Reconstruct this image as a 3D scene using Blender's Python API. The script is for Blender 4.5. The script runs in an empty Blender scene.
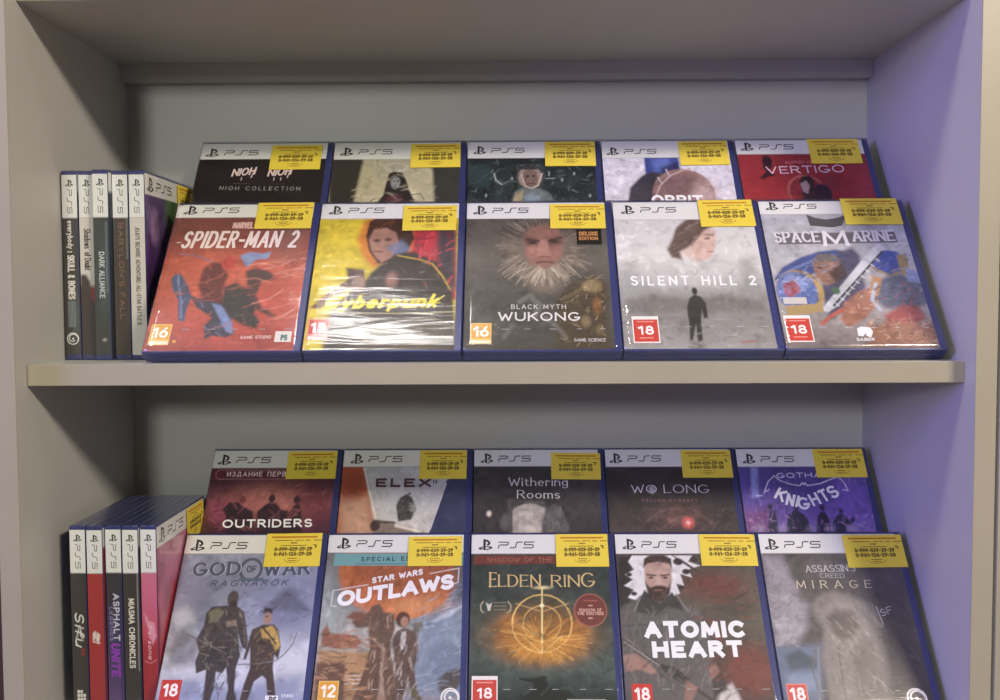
import bpy, bmesh, math, random
import numpy as np
from mathutils import Matrix, Vector
random.seed(7)
MM = 0.001
scene = bpy.context.scene
COL = scene.collection
FIT = {'f': 962.685, 'Cx': 399.8824, 'Cy': -789.1607, 'Cz': 49.7059, 'pitch': -0.0492, 'yaw': 0.0109, 'roll': -0.0047, 'W': 771.2568, 's': 18.5514, 'D': 226.735, 'zc': 295.8772, 't': 17.3459, 'H': 310.8154, 'hs': 20.0, 'fx': 90.5642, 'fp': 134.6619, 'fa': 0.6417, 'fy': 23.5244, 'bx': 88.0991, 'bp': 134.6897, 'ba': 0.6104, 'by': 112.6727, 'bz': 67.5654, 'gx': 92.9547, 'gp': 134.6576, 'ga': 0.6455, 'gy': 21.5649, 'hx': 92.4858, 'hp': 134.6593, 'ha': 0.6085, 'hy': 117.9184, 'hz': 63.3129, 'sx': 0.8889, 'sp': 15.0374, 'sy': 67.6153, 'ux': 14.5, 'uy': 36.0, 'up': 15.4}
CW, CH, CT = 133.8, 168.0, 14.5          # a game case in millimetres: width, height, thickness
ART = {}
ART['red_leap'] = [
  ('vg',[(166,(115,73,68)),(132.9,(134,79,70)),(97.7,(178,88,69)),(55.3,(187,87,69)),(2,(161,76,67))]),
  ('noise',0.03,0.06,0.12,3),
  ('ell',-16.7,71.9,36,33.8,0,(195,102,77),14,0.5),
  ('ell',43,123.1,16.2,23.5,0,(135,100,90),12,0.6),
  ('poly',[(-56.6,77.7),(-54.3,84.4),(-49,84.4),(-41.6,73.2),(-34.3,57.7),(-36.7,46.9),(-36.5,32.1),(-41.9,33.2),(-46.2,55.6),(-52.2,64.4)],(72,84,112),1.2,1),
  ('line',[(-50.4,77.7),(-43.5,55.6),(-39.9,36.3)],2,(120,135,166),1,0.8),
  ('poly',[(-30.2,88.8),(-23.7,97.9),(-14.4,95.5),(-6.8,81.9),(-9.2,64.1),(-3.2,48.9),(-14.7,44.7),(-25.2,55.5),(-31.6,72.0)],(99,51,47),2,1),
  ('poly',[(-36.5,59.9),(-22.6,55.5),(-7.1,51.1),(3.1,36.1),(8.3,19.3),(2.2,15.3),(-10,17.4),(-16.1,13.3),(-18.6,27.8),(-13.2,36.2),(-28.9,46.9)],(69,66,75),1.4,1),
  ('poly',[(-15.8,51.1),(-6.7,48.9),(4.7,31.9),(7.5,19.3),(1.2,21.4),(-7.2,36.1)],(120,136,171),1.4,1),
  ('poly',[(-8.2,68.5),(1.5,74.0),(15,66.2),(23.9,53.1),(22.3,40.2),(28.7,31.7),(26.3,24.4),(15.6,27.6),(2.3,36.1),(-6.7,48.9)],(60,56,52),2,1),
  ('poly',[(8.5,86.3),(16.7,90.8),(29.8,86.2),(36.3,77.1),(24.3,75.0),(21.2,59.6),(28.3,46.6),(41.5,38.0),(36.5,36.9),(23.4,44.5),(14.2,59.6)],(81,58,53),2,1),
  ('poly',[(0.3,104.6),(8.6,109.2),(19.8,106.8),(27.6,109.1),(26,101.0),(15.4,99.9),(8.7,90.8),(4.1,97.7)],(128,143,174),1.4,1),
  ('line',[(-54.2,107.3),(-39.3,104.9),(-23.7,97.9)],2.2,(145,101,113),1,1),
  ('ell',-8.1,95.5,6.3,6.9,0,(184,69,60),2,0.9),
  ('hatch',[(-65.9,112.1),(67.9,111.1),(66.4,2.7),(-64.8,3.4)],70,24,1.6,[(204,114,92),(149,64,55),(196,100,79)],1,18,12,0.35),
  ('hatch',[(9.1,105.7),(64.9,105.4),(63.9,23.2),(30.8,28.6)],26,30,1.4,[(218,161,138),(205,132,108)],2,14,10,0.55),  # long pale streaks: wrap glare painted into the ink
  ('hatch',[(-34.4,77.6),(4.3,34.0),(9,15.2),(-15.1,17.4)],24,7,1.2,[(136,150,184),(43,44,60),(90,100,130)],3,-50,30,0.6),
  ('hatch',[(-9.6,66.3),(23.6,55.2),(26.1,25.5),(1.9,38.2)],34,8,1.2,[(90,84,75),(39,38,37),(115,71,64)],4,-30,50,0.6),
  ('hatch',[(-31,93.4),(-9.7,88.7),(-7.1,51.1),(-25.6,57.7)],24,8,1.1,[(133,66,58),(68,38,38),(162,92,81)],5,-60,40,0.6),
  ('hatch',[(-58.3,82.2),(-44.1,82.1),(-35.2,34.2),(-42.1,34.2)],14,8,1,[(139,152,180),(52,60,84)],6,80,15,0.6),
  ('detail',420,4,2,0.22,901),
  ('detail',110,9,4.5,0.18,951),
  ('header',149.9),
  ('logo',-60.2,159,51.3),
  ('sticker',34.5,151.3,51.9,31.8),
  ('text','MARVEL',(-11.9,136.6),(7.4,136.5),7.8,(230,189,185),0.2,0,0,0),
  ('text','SPIDER-MAN 2',(-55.7,113.2),(49.6,113.6),20.4,(236,220,217),0.135,0.14,0,0,0.42),
  ('line',[(-59.4,120.2),(-55.7,120.2)],1,(220,200,197),0.4,1),
  ('rating',-54.4,18.6,'16','y'),
  ('rect',-41.1,11.4,3,3,(217,160,82)),
  ('text','GAME STUDIO',(14.3,13.7),(40.5,14.0),3.28,(219,185,177),0.2,0,0,0),
  ('rect',50.4,16,14,11,(218,213,203)),
  ('text','PS',(48.4,11.9),(54.3,11.9),6.15,(91,123,113),0.25,0,0,0),
]
ART['yellow_portrait'] = [
  ('vg',[(165,(215,194,66)),(76.5,(213,192,63)),(1.3,(199,178,73))]),
  ('noise',0.02,0.03,0.05,5),
  ('poly',[(13.8,152.4),(58.1,152.1),(60.8,54.2),(27.9,54.4),(14.2,96.7)],(184,56,67),2,1),
  ('poly',[(42.1,136.4),(58.4,139.9),(60.5,65.1),(50.1,65.1),(41.5,104.6)],(68,60,67),5,1),
  ('line',[(23.6,140.2),(43.6,143.7)],2,(215,123,126),2,0.6),
  ('line',[(20.9,122.3),(40.7,124.5)],1.5,(140,38,53),1,1),
  ('poly',[(-30.8,122.6),(-26.2,144.2),(-12.2,153.9),(6.3,153.7),(19.8,143.8),(19.8,108.2),(6.2,96.8),(-14.7,90.1),(-24.7,103.9)],(204,121,60),4,0.9),
  ('poly',[(-23,127.3),(-20.7,144.1),(-10.2,151.4),(6.5,150.0),(17.1,141.4),(20.8,124.6),(16.2,108.2),(9.8,96.8),(-9.7,94.6),(-18.8,108.5)],(69,44,36),1.2,1),
  ('poly',[(-19.9,122.6),(-16.3,134.4),(-5.5,136.8),(4.1,130.7),(8.6,115.3),(2.3,101.4),(-6.1,94.6),(-12,101.5),(-17.2,110.8)],(166,125,108),1.6,1),
  ('ell',-12.6,121.3,3.2,1.9,0,(67,46,44),1,0.8),
  ('ell',-2.7,122.4,3.2,1.9,0,(67,46,44),1,0.8),
  ('line',[(-13.4,108.4),(-7.1,108.4)],1.6,(116,65,62),0.8,1),
  ('poly',[(-3.8,113.0),(10,122.3),(17.9,110.6),(7.7,101.4)],(120,133,162),3,0.8),
  ('poly',[(-14.4,85.6),(-4.5,96.9),(9.2,106.0),(21.6,108.2),(34.5,101.2),(43.6,96.5),(53,81.8),(58.1,58.6),(62.4,0.0),(-49.6,0.6),(-49.7,33.5),(-41.3,52.6),(-30.1,63.4),(-20.5,74.4)],(60,52,48),2.5,1),
  ('line',[(7.5,103.7),(27.5,98.9),(38.4,94.3),(47.8,80.7),(55.3,65.1)],1.2,(203,174,72),0.8,1),
  ('poly',[(-64.9,46.3),(-49.3,63.6),(-34.8,76.7),(-30.7,70.0),(-43.4,57.0),(-57.7,44.2)],(115,84,57),1.4,1),
  ('poly',[(-37.8,90.2),(-21.6,87.9),(-18.1,65.6),(-31.5,59.1)],(81,62,53),2,1),
  ('ell',-25.6,72.2,6.1,10.1,0,(146,118,105),2,1),
  ('ell',3.9,76.5,5.4,9,0,(145,105,95),2.5,1),
  ('poly',[(-37.1,27.2),(56.4,30.8),(57.4,0.1),(-49.6,0.6)],(95,84,68),9,0.7),
  ('noise',0.08,0.08,0.12,9),
  ('hatch',[(-38,82.3),(9.5,101.4),(45.4,96.5),(58.8,65.1),(60.6,30.8),(-41.8,31.4)],110,9,1.2,[(101,92,81),(37,32,31),(82,76,74),(136,121,90)],11,-40,60,0.6),
  ('hatch',[(-22.9,149.0),(6.4,152.5),(18.3,136.6),(11.6,127.1),(-18.1,134.5)],40,10,0.9,[(105,66,48),(46,30,27),(143,91,56)],12,30,40,0.6),
  ('hatch',[(21.8,140.2),(57.5,139.9),(59.7,65.1),(28.9,70.8)],40,12,1.6,[(213,84,90),(140,39,51),(87,61,72)],13,70,40,0.6),
  ('detail',420,4,2,0.22,902),
  ('detail',110,9,4.5,0.18,952),
  ('header',147.7),
  ('logo',-59.8,157.9,51.0),
  ('sticker',34.1,147.3,49.3,30.2),
  ('text','Cyberpunk',(-54.3,44.1),(43.9,45.7),15.05,(233,216,81),0.2,0.35,0,0),
  ('line',[(-57.5,42.0),(-35,50.5),(2.3,48.1),(47.1,51.0)],1.1,(231,212,77),0.4,1),
  ('line',[(38.6,47.9),(50.3,58.6)],1.2,(224,208,84),0.4,1),
  ('line',[(-42.7,40.9),(13.2,39.5),(60.3,41.3)],0.7,(220,209,160),0.5,0.8),
  ('rating',-55.4,23.1,'18','p'),
  ('noise',0.3,0.3,0.03,2),
]
ART['grey_portrait'] = [
  ('vg',[(163.9,(96,90,83)),(98.2,(98,93,85)),(53.8,(82,78,71)),(0.7,(72,68,60))]),
  ('noise',0.03,0.08,0.18,11),
  ('ell',1.8,109.7,26.2,40,0,(119,108,96),9,0.8),
  ('ell',2.9,80.1,17.5,18,0,(129,116,103),7,0.8),
  ('hair',150,1.8,112.1,24,44,1,-160,-20,[(156,142,124),(117,104,90),(176,164,146),(94,84,73)],1,12),
  ('hair',110,1.8,112.1,24,40,1.1,20,160,[(68,60,54),(107,96,84),(147,138,127),(50,44,39)],1.1,13),
  ('hair',60,1.8,109.7,24,38,1,150,210,[(137,122,107),(101,90,78)],1,14),
  ('hair',60,1.8,109.7,24,38,1,-30,30,[(137,122,107),(101,90,78)],1,15),
  ('poly',[(-14.2,123.9),(-8.6,135.8),(4.2,139.3),(16,135.6),(21,123.7),(19.6,107.3),(13.8,93.6),(3,86.8),(-7.5,91.4),(-13.5,105.2)],(145,105,93),4,0.95),
  ('poly',[(-13.3,126.3),(2,121.4),(20.3,127.2),(19.9,116.6),(3.6,112.1),(-12.5,115.7)],(92,66,59),3,0.8),
  ('poly',[(-0.7,121.5),(6.5,121.4),(9.6,102.7),(3.3,99.3),(-3.7,102.8)],(172,127,114),2,0.85),
  ('ell',-7.3,105.2,3.6,6.9,0,(160,113,101),3,0.8),
  ('ell',14.2,106.2,3.6,6.9,0,(152,107,97),3,0.8),
  ('ell',-6.2,118,3.2,1.6,0,(42,32,31),1,0.9),
  ('ell',12.8,119,3.2,1.6,0,(42,32,31),1,0.9),
  ('line',[(-11.5,121.5),(-0.7,119.7)],1.6,(60,44,40),1,1),
  ('line',[(8.3,120.2),(19.2,123.7)],1.6,(60,44,40),1,1),
  ('line',[(-3,94.8),(4.1,95.9),(11.2,94.7)],1.8,(88,58,55),1,1),
  ('line',[(-0.2,101.7),(7.8,101.6)],1.2,(106,73,67),0.8,1),
  ('hair',90,4.1,95.9,9,26,1,-150,-30,[(172,160,140),(137,122,105),(194,184,165),(107,96,84)],0.9,16),
  ('poly',[(12.6,53.7),(27.1,71.1),(45,79.8),(56.8,70.9),(54.2,-0.6),(11,-0.4)],(75,64,49),4,1),
  ('ell',44.5,68.7,8.5,6.8,0,(134,116,84),2,1),
  ('ell',47.7,47,3.4,8.6,0,(144,98,61),2,0.8),
  ('ell',37.4,30.2,4.2,6.3,0,(123,108,81),2,1),
  ('ell',48.8,21.8,3.4,5.2,0,(113,98,71),2,1),
  ('line',[(16.1,53.7),(29.2,57.9)],1,(146,126,92),0.8,0.6),
  ('line',[(20.5,56.9),(32.8,61.2)],1,(146,126,92),0.8,0.6),
  ('line',[(25,60.1),(36.4,64.4)],1,(146,126,92),0.8,0.6),
  ('line',[(29.4,63.4),(40.1,67.7)],1,(146,126,92),0.8,0.6),
  ('line',[(33.9,66.6),(43.7,71.0)],1,(146,126,92),0.8,0.6),
  ('line',[(38.4,69.9),(47.4,74.3)],1,(146,126,92),0.8,0.6),
  ('line',[(42.9,73.2),(51,77.6)],1,(146,126,92),0.8,0.6),
  ('line',[(47.5,76.5),(54.7,80.9)],1,(146,126,92),0.8,0.6),
  ('line',[(-18.5,51.7),(-9.8,58.1),(-1.3,47.3),(-6.7,34.6)],5,(126,123,118),1.5,0.6),
  ('line',[(2.7,34.6),(11.8,26.2),(19.8,13.7)],4,(118,115,110),1.5,0.6),
  ('line',[(-25.5,26.4),(-32.3,14.0)],4,(110,107,101),1.5,0.6),
  ('hatch',[(12.6,53.7),(27.1,71.1),(45,79.8),(56.8,70.9),(53.8,6.5),(14.6,6.7)],90,6,1,[(146,126,90),(48,40,32),(107,92,68),(166,150,117)],21,30,70,0.6),
  ('detail',420,4,2,0.22,903),
  ('detail',110,9,4.5,0.18,953),
  ('header',146.6),
  ('logo',-61,156.9,50.9),
  ('sticker',35.1,148.4,50.4,29.6),
  ('geo',[(33.2,133.1),(55.9,133.5),(55.8,115.2),(33.3,115.3)],(21,18,16)),
  ('text','DELUXE',(35.6,125.9),(52.8,125.8),4.8,(197,140,80),0.22,0,0,0),
  ('text','EDITION',(35.4,120.6),(52.5,120.5),4,(197,140,80),0.22,0,0,0),
  ('text','BLACK MYTH',(-26.3,43.7),(20.9,43.5),4.94,(203,201,198),0.14,0,0,0,0.45),
  ('text','WUKONG',(-37.4,31.1),(32.3,30.7),9.45,(219,217,215),0.16,0,1,0),
  ('rating',-51.7,18.2,'16','y'),
  ('text','GAME SCIENCE',(26.4,9.6),(53.2,9.5),3.28,(197,195,192),0.16,0,0,0),
]
ART['pale_fog'] = [
  ('vg',[(162.8,(219,217,215)),(99.6,(213,211,209)),(71.5,(187,185,184)),(57.3,(148,145,142)),(33.9,(138,135,132)),(0.1,(157,154,151))]),
  ('noise',0.02,0.06,0.08,21),
  ('poly',[(-68,88.7),(-53.4,95.4),(-48.8,64.1),(-50.6,40.4),(-68,36.3)],(158,156,155),10,0.8),
  ('poly',[(42.1,94.8),(53.3,99.2),(53.3,39.8),(36.3,39.9)],(148,146,144),10,0.8),
  ('poly',[(-62.5,53.3),(-40.6,57.5),(-6.6,53.0),(28.3,57.1),(54.9,50.5),(56.8,39.8),(-64.4,38.4)],(120,116,112),4,0.8),
  ('poly',[(-12.4,125.3),(-4.6,139.6),(7.9,145.6),(19.4,141.8),(23.4,129.8),(19.6,113.3),(12.6,99.5),(5,95.0),(-6.7,101.9)],(211,186,175),4,0.9),
  ('poly',[(9.2,132.3),(21.8,132.2),(24,120.3),(22,111.0),(17,99.5),(10.4,96.1),(2.2,101.9),(0.2,115.8)],(207,178,165),2,1),
  ('ell',16.1,121.6,2.7,1.4,0,(107,86,79),0.8,0.8),
  ('line',[(13.9,126.3),(22,126.2)],1.2,(120,98,90),0.8,1),
  ('line',[(15.2,106.4),(19.6,106.4)],1.3,(173,117,110),0.8,1),
  ('poly',[(-15.5,120.6),(-10.5,134.8),(-0.4,144.4),(10.9,148.0),(19.8,145.5),(23.3,137.0),(14.5,131.1),(6.1,120.5),(-2.1,111.2),(-9.7,106.6),(-8.9,97.4),(-17.5,99.7),(-21.1,109.0)],(105,88,79),2.2,1),
  ('line',[(-9.7,125.3),(2.4,137.1),(13.9,141.9)],1.2,(142,122,113),1,0.8),
  ('ell',-1.7,62.2,2.4,4,0,(59,56,54),0.8,1),
  ('poly',[(-7.3,54.1),(-2.6,58.4),(3.2,56.2),(6.7,48.6),(6.6,33.8),(3.1,32.8),(2.5,42.3),(0.5,31.7),(-0.3,10.1),(-4.7,8.1),(-4.4,26.5),(-8.7,10.1),(-11.2,10.1),(-9.7,31.8),(-10.3,33.9),(-10.1,44.5)],(61,58,56),0.9,1),
  ('poly',[(-11.2,10.1),(0.4,9.1),(2.6,-0.0),(-12.3,0.1)],(118,114,111),3,0.7),
  ('hatch',[(-15.5,120.6),(-0.4,144.4),(17.8,144.3),(14.3,129.9),(-5.9,108.9),(-14,99.7)],50,9,0.8,[(136,116,107),(81,66,60),(160,140,129)],31,35,25,0.6),
  ('hatch',[(-64.7,34.2),(54.1,33.5),(50.8,0.7),(-63.7,1.3)],40,16,1.2,[(118,114,110),(173,170,167)],32,0,8,0.4),
  ('detail',420,4,2,0.22,904),
  ('detail',110,9,4.5,0.18,954),
  ('header',144.4),
  ('logo',-59.5,156.5,50.6),
  ('sticker',37,151.1,49.9,32.3),
  ('text','SILENT HILL 2',(-56.2,68.5),(53.3,68.4),10.69,(237,237,239),0.16,0,0,0,0.62),
  ('rating',-47.1,20.6,'18','w'),
  ('text','KONAMI',(31.8,6.9),(45.2,7.8),3,(164,111,109),0.2,0,0,0),
]
ART['blue_armour'] = [
  ('vg',[(164.2,(184,184,191)),(107.9,(178,177,183)),(52.2,(165,160,159)),(3.4,(127,116,112))]),
  ('noise',0.03,0.03,0.08,31),
  ('poly',[(-65.7,74.4),(-56.6,87.7),(-38.9,99.0),(-21.7,105.7),(-5.3,107.9),(6.2,103.2),(3,87.3),(-16.7,85.2),(-37.1,78.6),(-57.7,69.9)],(74,86,137),1.6,1),
  ('line',[(-59.8,78.8),(-40.4,89.9),(-19.4,98.8)],2,(128,140,183),1.4,0.8),
  ('poly',[(-4,105.6),(9.3,110.1),(14.6,100.9),(11.4,52.1),(-25.1,31.1),(-27.7,63.2)],(83,80,101),3,1),
  ('poly',[(-29.1,94.3),(-19,101.1),(-7.1,98.7),(-4.4,85.1),(-10.5,71.8),(-21.7,67.5),(-28.8,76.4)],(145,112,99),1.8,1),
  ('poly',[(-30,94.3),(-22.1,103.4),(-9.7,103.3),(-2.2,96.4),(-11.7,93.1)],(110,104,103),1.2,1),
  ('poly',[(-17.1,83.0),(-3.1,91.9),(-0.5,78.4),(-12.7,69.6)],(72,58,52),2,0.9),
  ('ell',-23.3,87.5,2.6,1.6,0,(62,48,46),0.8,0.8),
  ('ell',-45.3,61.1,20.4,23.7,0,(180,152,102),1.2,1),
  ('ell',-47.9,61.1,17.8,22,0,(96,112,163),1.4,1),
  ('ell',-49.1,69.9,11.4,9.9,0,(140,154,197),4,0.8),
  ('poly',[(-58.8,68.8),(-47.4,74.3),(-44.1,63.3),(-54.2,54.6),(-58.6,59.0)],(164,86,81),1.6,0.8),
  ('rect',-51.3,51.4,20,7,(203,198,192)),
  ('geo',[(-60.7,46.1),(-28.8,48.0),(-28.6,39.5),(-59.9,35.5)],(171,148,104)),
  ('poly',[(22.9,98.5),(33.7,107.7),(47.4,105.3),(55.9,96.0),(51,82.5),(36,78.2),(22.3,87.2)],(73,88,158),1.4,1),
  ('line',[(22.3,87.2),(36,78.2),(51.5,84.8)],2.4,(163,141,96),0.9,1),
  ('poly',[(46.4,100.7),(55.7,102.9),(54,80.3),(46.5,78.1)],(153,132,91),1.2,1),
  ('poly',[(22.9,73.8),(45.2,80.3),(61.7,69.2),(61.6,47.5),(39.2,39.2),(23.2,43.5),(15.7,56.4)],(95,98,114),2.5,1),
  ('poly',[(51.2,87.0),(61.4,82.5),(61.7,69.2),(50.1,71.4)],(130,142,179),2,1),
  ('poly',[(-16.7,31.1),(-10,47.9),(4.6,60.8),(17.6,65.1),(19,47.8),(5.7,33.0),(-9.9,22.7)],(160,113,94),2.2,1),
  ('poly',[(20.4,78.3),(28.6,76.0),(20.9,56.3),(14,56.4)],(183,140,94),2,1),
  ('poly',[(21.4,35.0),(37.3,45.5),(52.6,45.4),(56.3,32.8),(39.9,20.4),(23.2,20.5)],(156,86,81),3,1),
  ('poly',[(7.3,24.7),(29.2,28.7),(62.1,25.4),(63.1,6.0),(1.4,4.3)],(148,108,88),5,1),
  ('poly',[(-31,40.6),(-23.2,50.2),(27.1,110.0),(35.5,115.8),(37.3,107.6),(-15.5,45.8),(-25.4,38.5)],(193,194,199),1,1),
  ('line',[(-18.9,45.9),(35,105.3)],2.2,(69,70,75),0.5,1),
  ('line',[(-16.8,48.0),(-14.7,45.8)],1.2,(207,205,206),0.4,1),
  ('line',[(-11.4,53.9),(-9.2,51.8)],1.2,(207,205,206),0.4,1),
  ('line',[(-5.9,60.0),(-3.7,57.8)],1.2,(207,205,206),0.4,1),
  ('line',[(-0.4,66.0),(1.8,63.8)],1.2,(207,205,206),0.4,1),
  ('line',[(5.2,72.2),(7.3,69.9)],1.2,(207,205,206),0.4,1),
  ('line',[(10.8,78.3),(13,76.1)],1.2,(207,205,206),0.4,1),
  ('line',[(16.5,84.5),(18.6,82.3)],1.2,(207,205,206),0.4,1),
  ('line',[(22.2,90.8),(24.3,88.5)],1.2,(207,205,206),0.4,1),
  ('line',[(27.9,97.1),(30.1,94.8)],1.2,(207,205,206),0.4,1),
  ('ell',-14.1,62,3.4,4.3,0,(71,102,77),1,1),
  ('line',[(-32.6,27.0),(-22.6,35.3),(-12.9,41.6)],3.5,(181,100,84),1,1),
  ('line',[(22,69.4),(14.8,52.1),(19.4,41.4)],3,(175,185,202),1,1),
  ('noise',0.12,0.12,0.12,32),
  ('hatch',[(-64.7,70.0),(-41.2,85.4),(-24.9,78.6),(-27.1,52.3),(-60.2,44.0)],60,6,1.1,[(149,160,207),(58,68,116),(184,190,214)],41,20,70,0.6),
  ('hatch',[(-65.7,74.4),(-39.3,96.7),(4.9,105.6),(1.7,89.6),(-52.5,69.9)],50,8,1.1,[(120,134,184),(48,56,98),(159,170,203)],42,25,25,0.6),
  ('hatch',[(-16.7,31.1),(-7.4,52.2),(17.6,65.1),(19,47.8),(-7.8,24.8)],60,6,1.1,[(199,151,124),(100,66,57),(220,184,158),(88,80,86)],43,40,70,0.6),
  ('hatch',[(20.7,71.6),(61.7,69.2),(61.6,47.5),(22.7,41.4)],60,7,1.2,[(139,144,163),(53,56,67),(90,98,140),(171,92,86)],44,20,80,0.6),
  ('hatch',[(7.4,33.0),(64.7,35.9),(63.7,5.0),(1.6,5.3)],90,6,1.2,[(184,141,117),(100,70,61),(200,170,147),(114,61,57)],45,20,80,0.6),
  ('hatch',[(25.7,103.1),(57.5,102.9),(51,82.5),(24.8,82.7)],36,6,1,[(120,136,199),(47,58,108),(185,163,118)],46,10,50,0.6),
  ('hatch',[(-59.7,47.2),(-27.1,48.0),(-28.6,39.5),(-58.2,35.5)],26,4,0.9,[(201,180,139),(116,94,63)],47,0,80,0.6),
  ('hatch',[(-28.3,98.9),(-2.2,96.4),(-12.7,69.6),(-27.9,71.9)],40,5,0.9,[(116,86,76),(171,140,126),(68,54,52)],48,-30,50,0.6),
  ('hatch',[(-57.4,72.1),(-43.9,69.8),(-49.9,54.6),(-59,56.8)],16,7,1,[(179,63,62),(141,47,48)],49,0,90,0.6),
  ('detail',420,4,2,0.22,905),
  ('detail',110,9,4.5,0.18,955),
  ('header',150.0),
  ('logo',-60.7,159.8,46.9),
  ('sticker',34.9,152.2,52.1,31.7),
  ('geo',[(-24.7,149.7),(-18.1,146.0),(-7.6,143.4),(3.8,145.8),(11.8,149.4),(5.5,136.1),(-4,133.8),(-14.6,135.1),(-23.4,136.3)],(90,86,86)),
  ('geo',[(-55.7,127.0),(50.9,128.6),(51.5,115.7),(-55.1,114.1)],(108,104,107)),
  ('text','SPACE',(-58.4,115.9),(-17.1,116.4),13.51,(221,216,224),0.17,0,1,0.4),
  ('text','M',(-15.3,111.5),(7.9,111.9),18.8,(225,220,228),0.17,0,1,0.4),
  ('text','ARINE',(11.6,116.7),(50.1,117.3),13.51,(221,216,224),0.17,0,1,0.4),
  ('rating',-53.1,20.9,'18','w'),
  ('geo',[(-4.2,21.7),(-0.4,23.7),(6.9,22.6),(8.5,18.5),(5.6,12.4),(1.8,14.5),(2.5,17.5),(-0.9,13.5),(-4.8,14.5)],(233,232,233)),
  ('text','SABER',(-6.8,8.9),(8.2,9.0),3.07,(233,232,233),0.2,0,0,0),
  ('text','FOCUS',(30.7,9.2),(58,12.1),5.13,(172,132,105),0.14,0.1,0,0),
]
ART['black_twin'] = [
  ('vg',[(164.5,(35,29,30)),(88.7,(41,34,36)),(-49.8,(39,33,34))]),
  ('noise',0.02,0.04,0.2,41),
  ('detail',420,4,2,0.22,906),
  ('detail',110,9,4.5,0.18,956),
  ('header',144.6),
  ('logo',-61.8,153.3,52.8),
  ('sticker',30.4,145.9,50.9,33.0),
  ('text','NIOH',(-31.6,121.4),(-8.1,123.9),10.12,(235,213,211),0.17,0.2,0,0),
  ('line',[(-11.5,120.0),(-8.4,133.2)],0.9,(242,230,231),0.3,1),
  ('text','I',(-24.9,116.1),(-16.9,116.1),4.5,(198,190,194),0.25,0,0,0),
  ('line',[(-28.3,112.2),(-12.4,112.1)],0.5,(119,90,89),0.3,1),
  ('text','NIOH',(4.2,121.1),(27.8,123.6),10.13,(235,213,211),0.17,0.2,0,0),
  ('line',[(24.3,119.7),(27.7,132.9)],0.9,(242,230,231),0.3,1),
  ('text','II',(10.9,115.8),(18.8,115.8),4.5,(198,190,194),0.25,0,0,0),
  ('line',[(7.4,111.9),(23.2,111.8)],0.5,(119,90,89),0.3,1),
  ('text','NIOH COLLECTION',(-40.8,103.9),(39.1,102.6),4.94,(165,161,164),0.14,0,0,0,0.6),
]
ART['pale_hood'] = [
  ('vg',[(166.1,(165,163,145)),(116.1,(193,185,153)),(87.7,(204,196,167)),(-50.4,(131,123,106))]),
  ('noise',0.03,0.03,0.12,44),
  ('poly',[(-72.7,170.8),(-36,145.8),(-42.4,78.0),(-51.4,-50.1),(-55,-50.1)],(57,53,49),2.5,1),
  ('poly',[(30.3,169.9),(70,169.6),(74.1,-50.8),(43.7,-50.6),(36.5,90.0)],(61,61,56),2.5,1),
  ('ell',-3,132,11.7,6.8,0,(216,212,196),1,1),
  ('ell',-3.1,132.7,9,4.6,0,(174,170,152),1,1),
  ('poly',[(-33.8,143.1),(10.4,142.7),(25.3,122.5),(-17.7,113.7)],(165,165,149),5,0.5),
  ('poly',[(-21.5,82.8),(-13.6,95.5),(-11.6,111.0),(-9.5,124.1),(-4.7,126.7),(3.3,125.3),(7.8,116.1),(11.4,103.0),(18.2,86.3),(28.9,40.6),(-26,40.9)],(48,42,41),1,1),
  ('ell',-2.4,112.2,4.5,7.9,0,(151,156,155),1.2,1),
  ('ell',-4,114.2,1,1.1,0,(44,40,39),0.4,1),
  ('ell',-0.5,114.2,1,1,0,(44,40,39),0.4,1),
  ('ell',-2.5,90.3,7.8,6.4,0,(103,59,72),3,0.9),
  ('line',[(12.8,96.6),(22.5,97.8),(26.7,90.1)],0.9,(65,54,51),0.4,1),
  ('line',[(-12.3,91.7),(-22.1,91.7),(-25.7,87.9)],0.9,(65,54,51),0.4,1),
  ('line',[(15,91.4),(21,87.6)],0.9,(65,54,51),0.4,1),
  ('hatch',[(-26,40.9),(-12.7,96.8),(-6.4,121.5),(5.5,121.4),(17.3,83.8),(28.9,40.6)],40,9,0.8,[(87,78,74),(26,22,23)],56,80,20,0.6),
  ('hatch',[(-33.6,140.4),(30.5,139.8),(36.6,87.5),(-41.3,88.1)],40,14,1.8,[(227,219,188),(165,158,132)],57,0,40,0.35),
  ('detail',420,4,2,0.22,907),
  ('detail',110,9,4.5,0.18,957),
  ('header',143.5),
  ('logo',-60.9,153.5,52.6),
  ('sticker',36,147.1,50.1,32.3),
]
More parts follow.
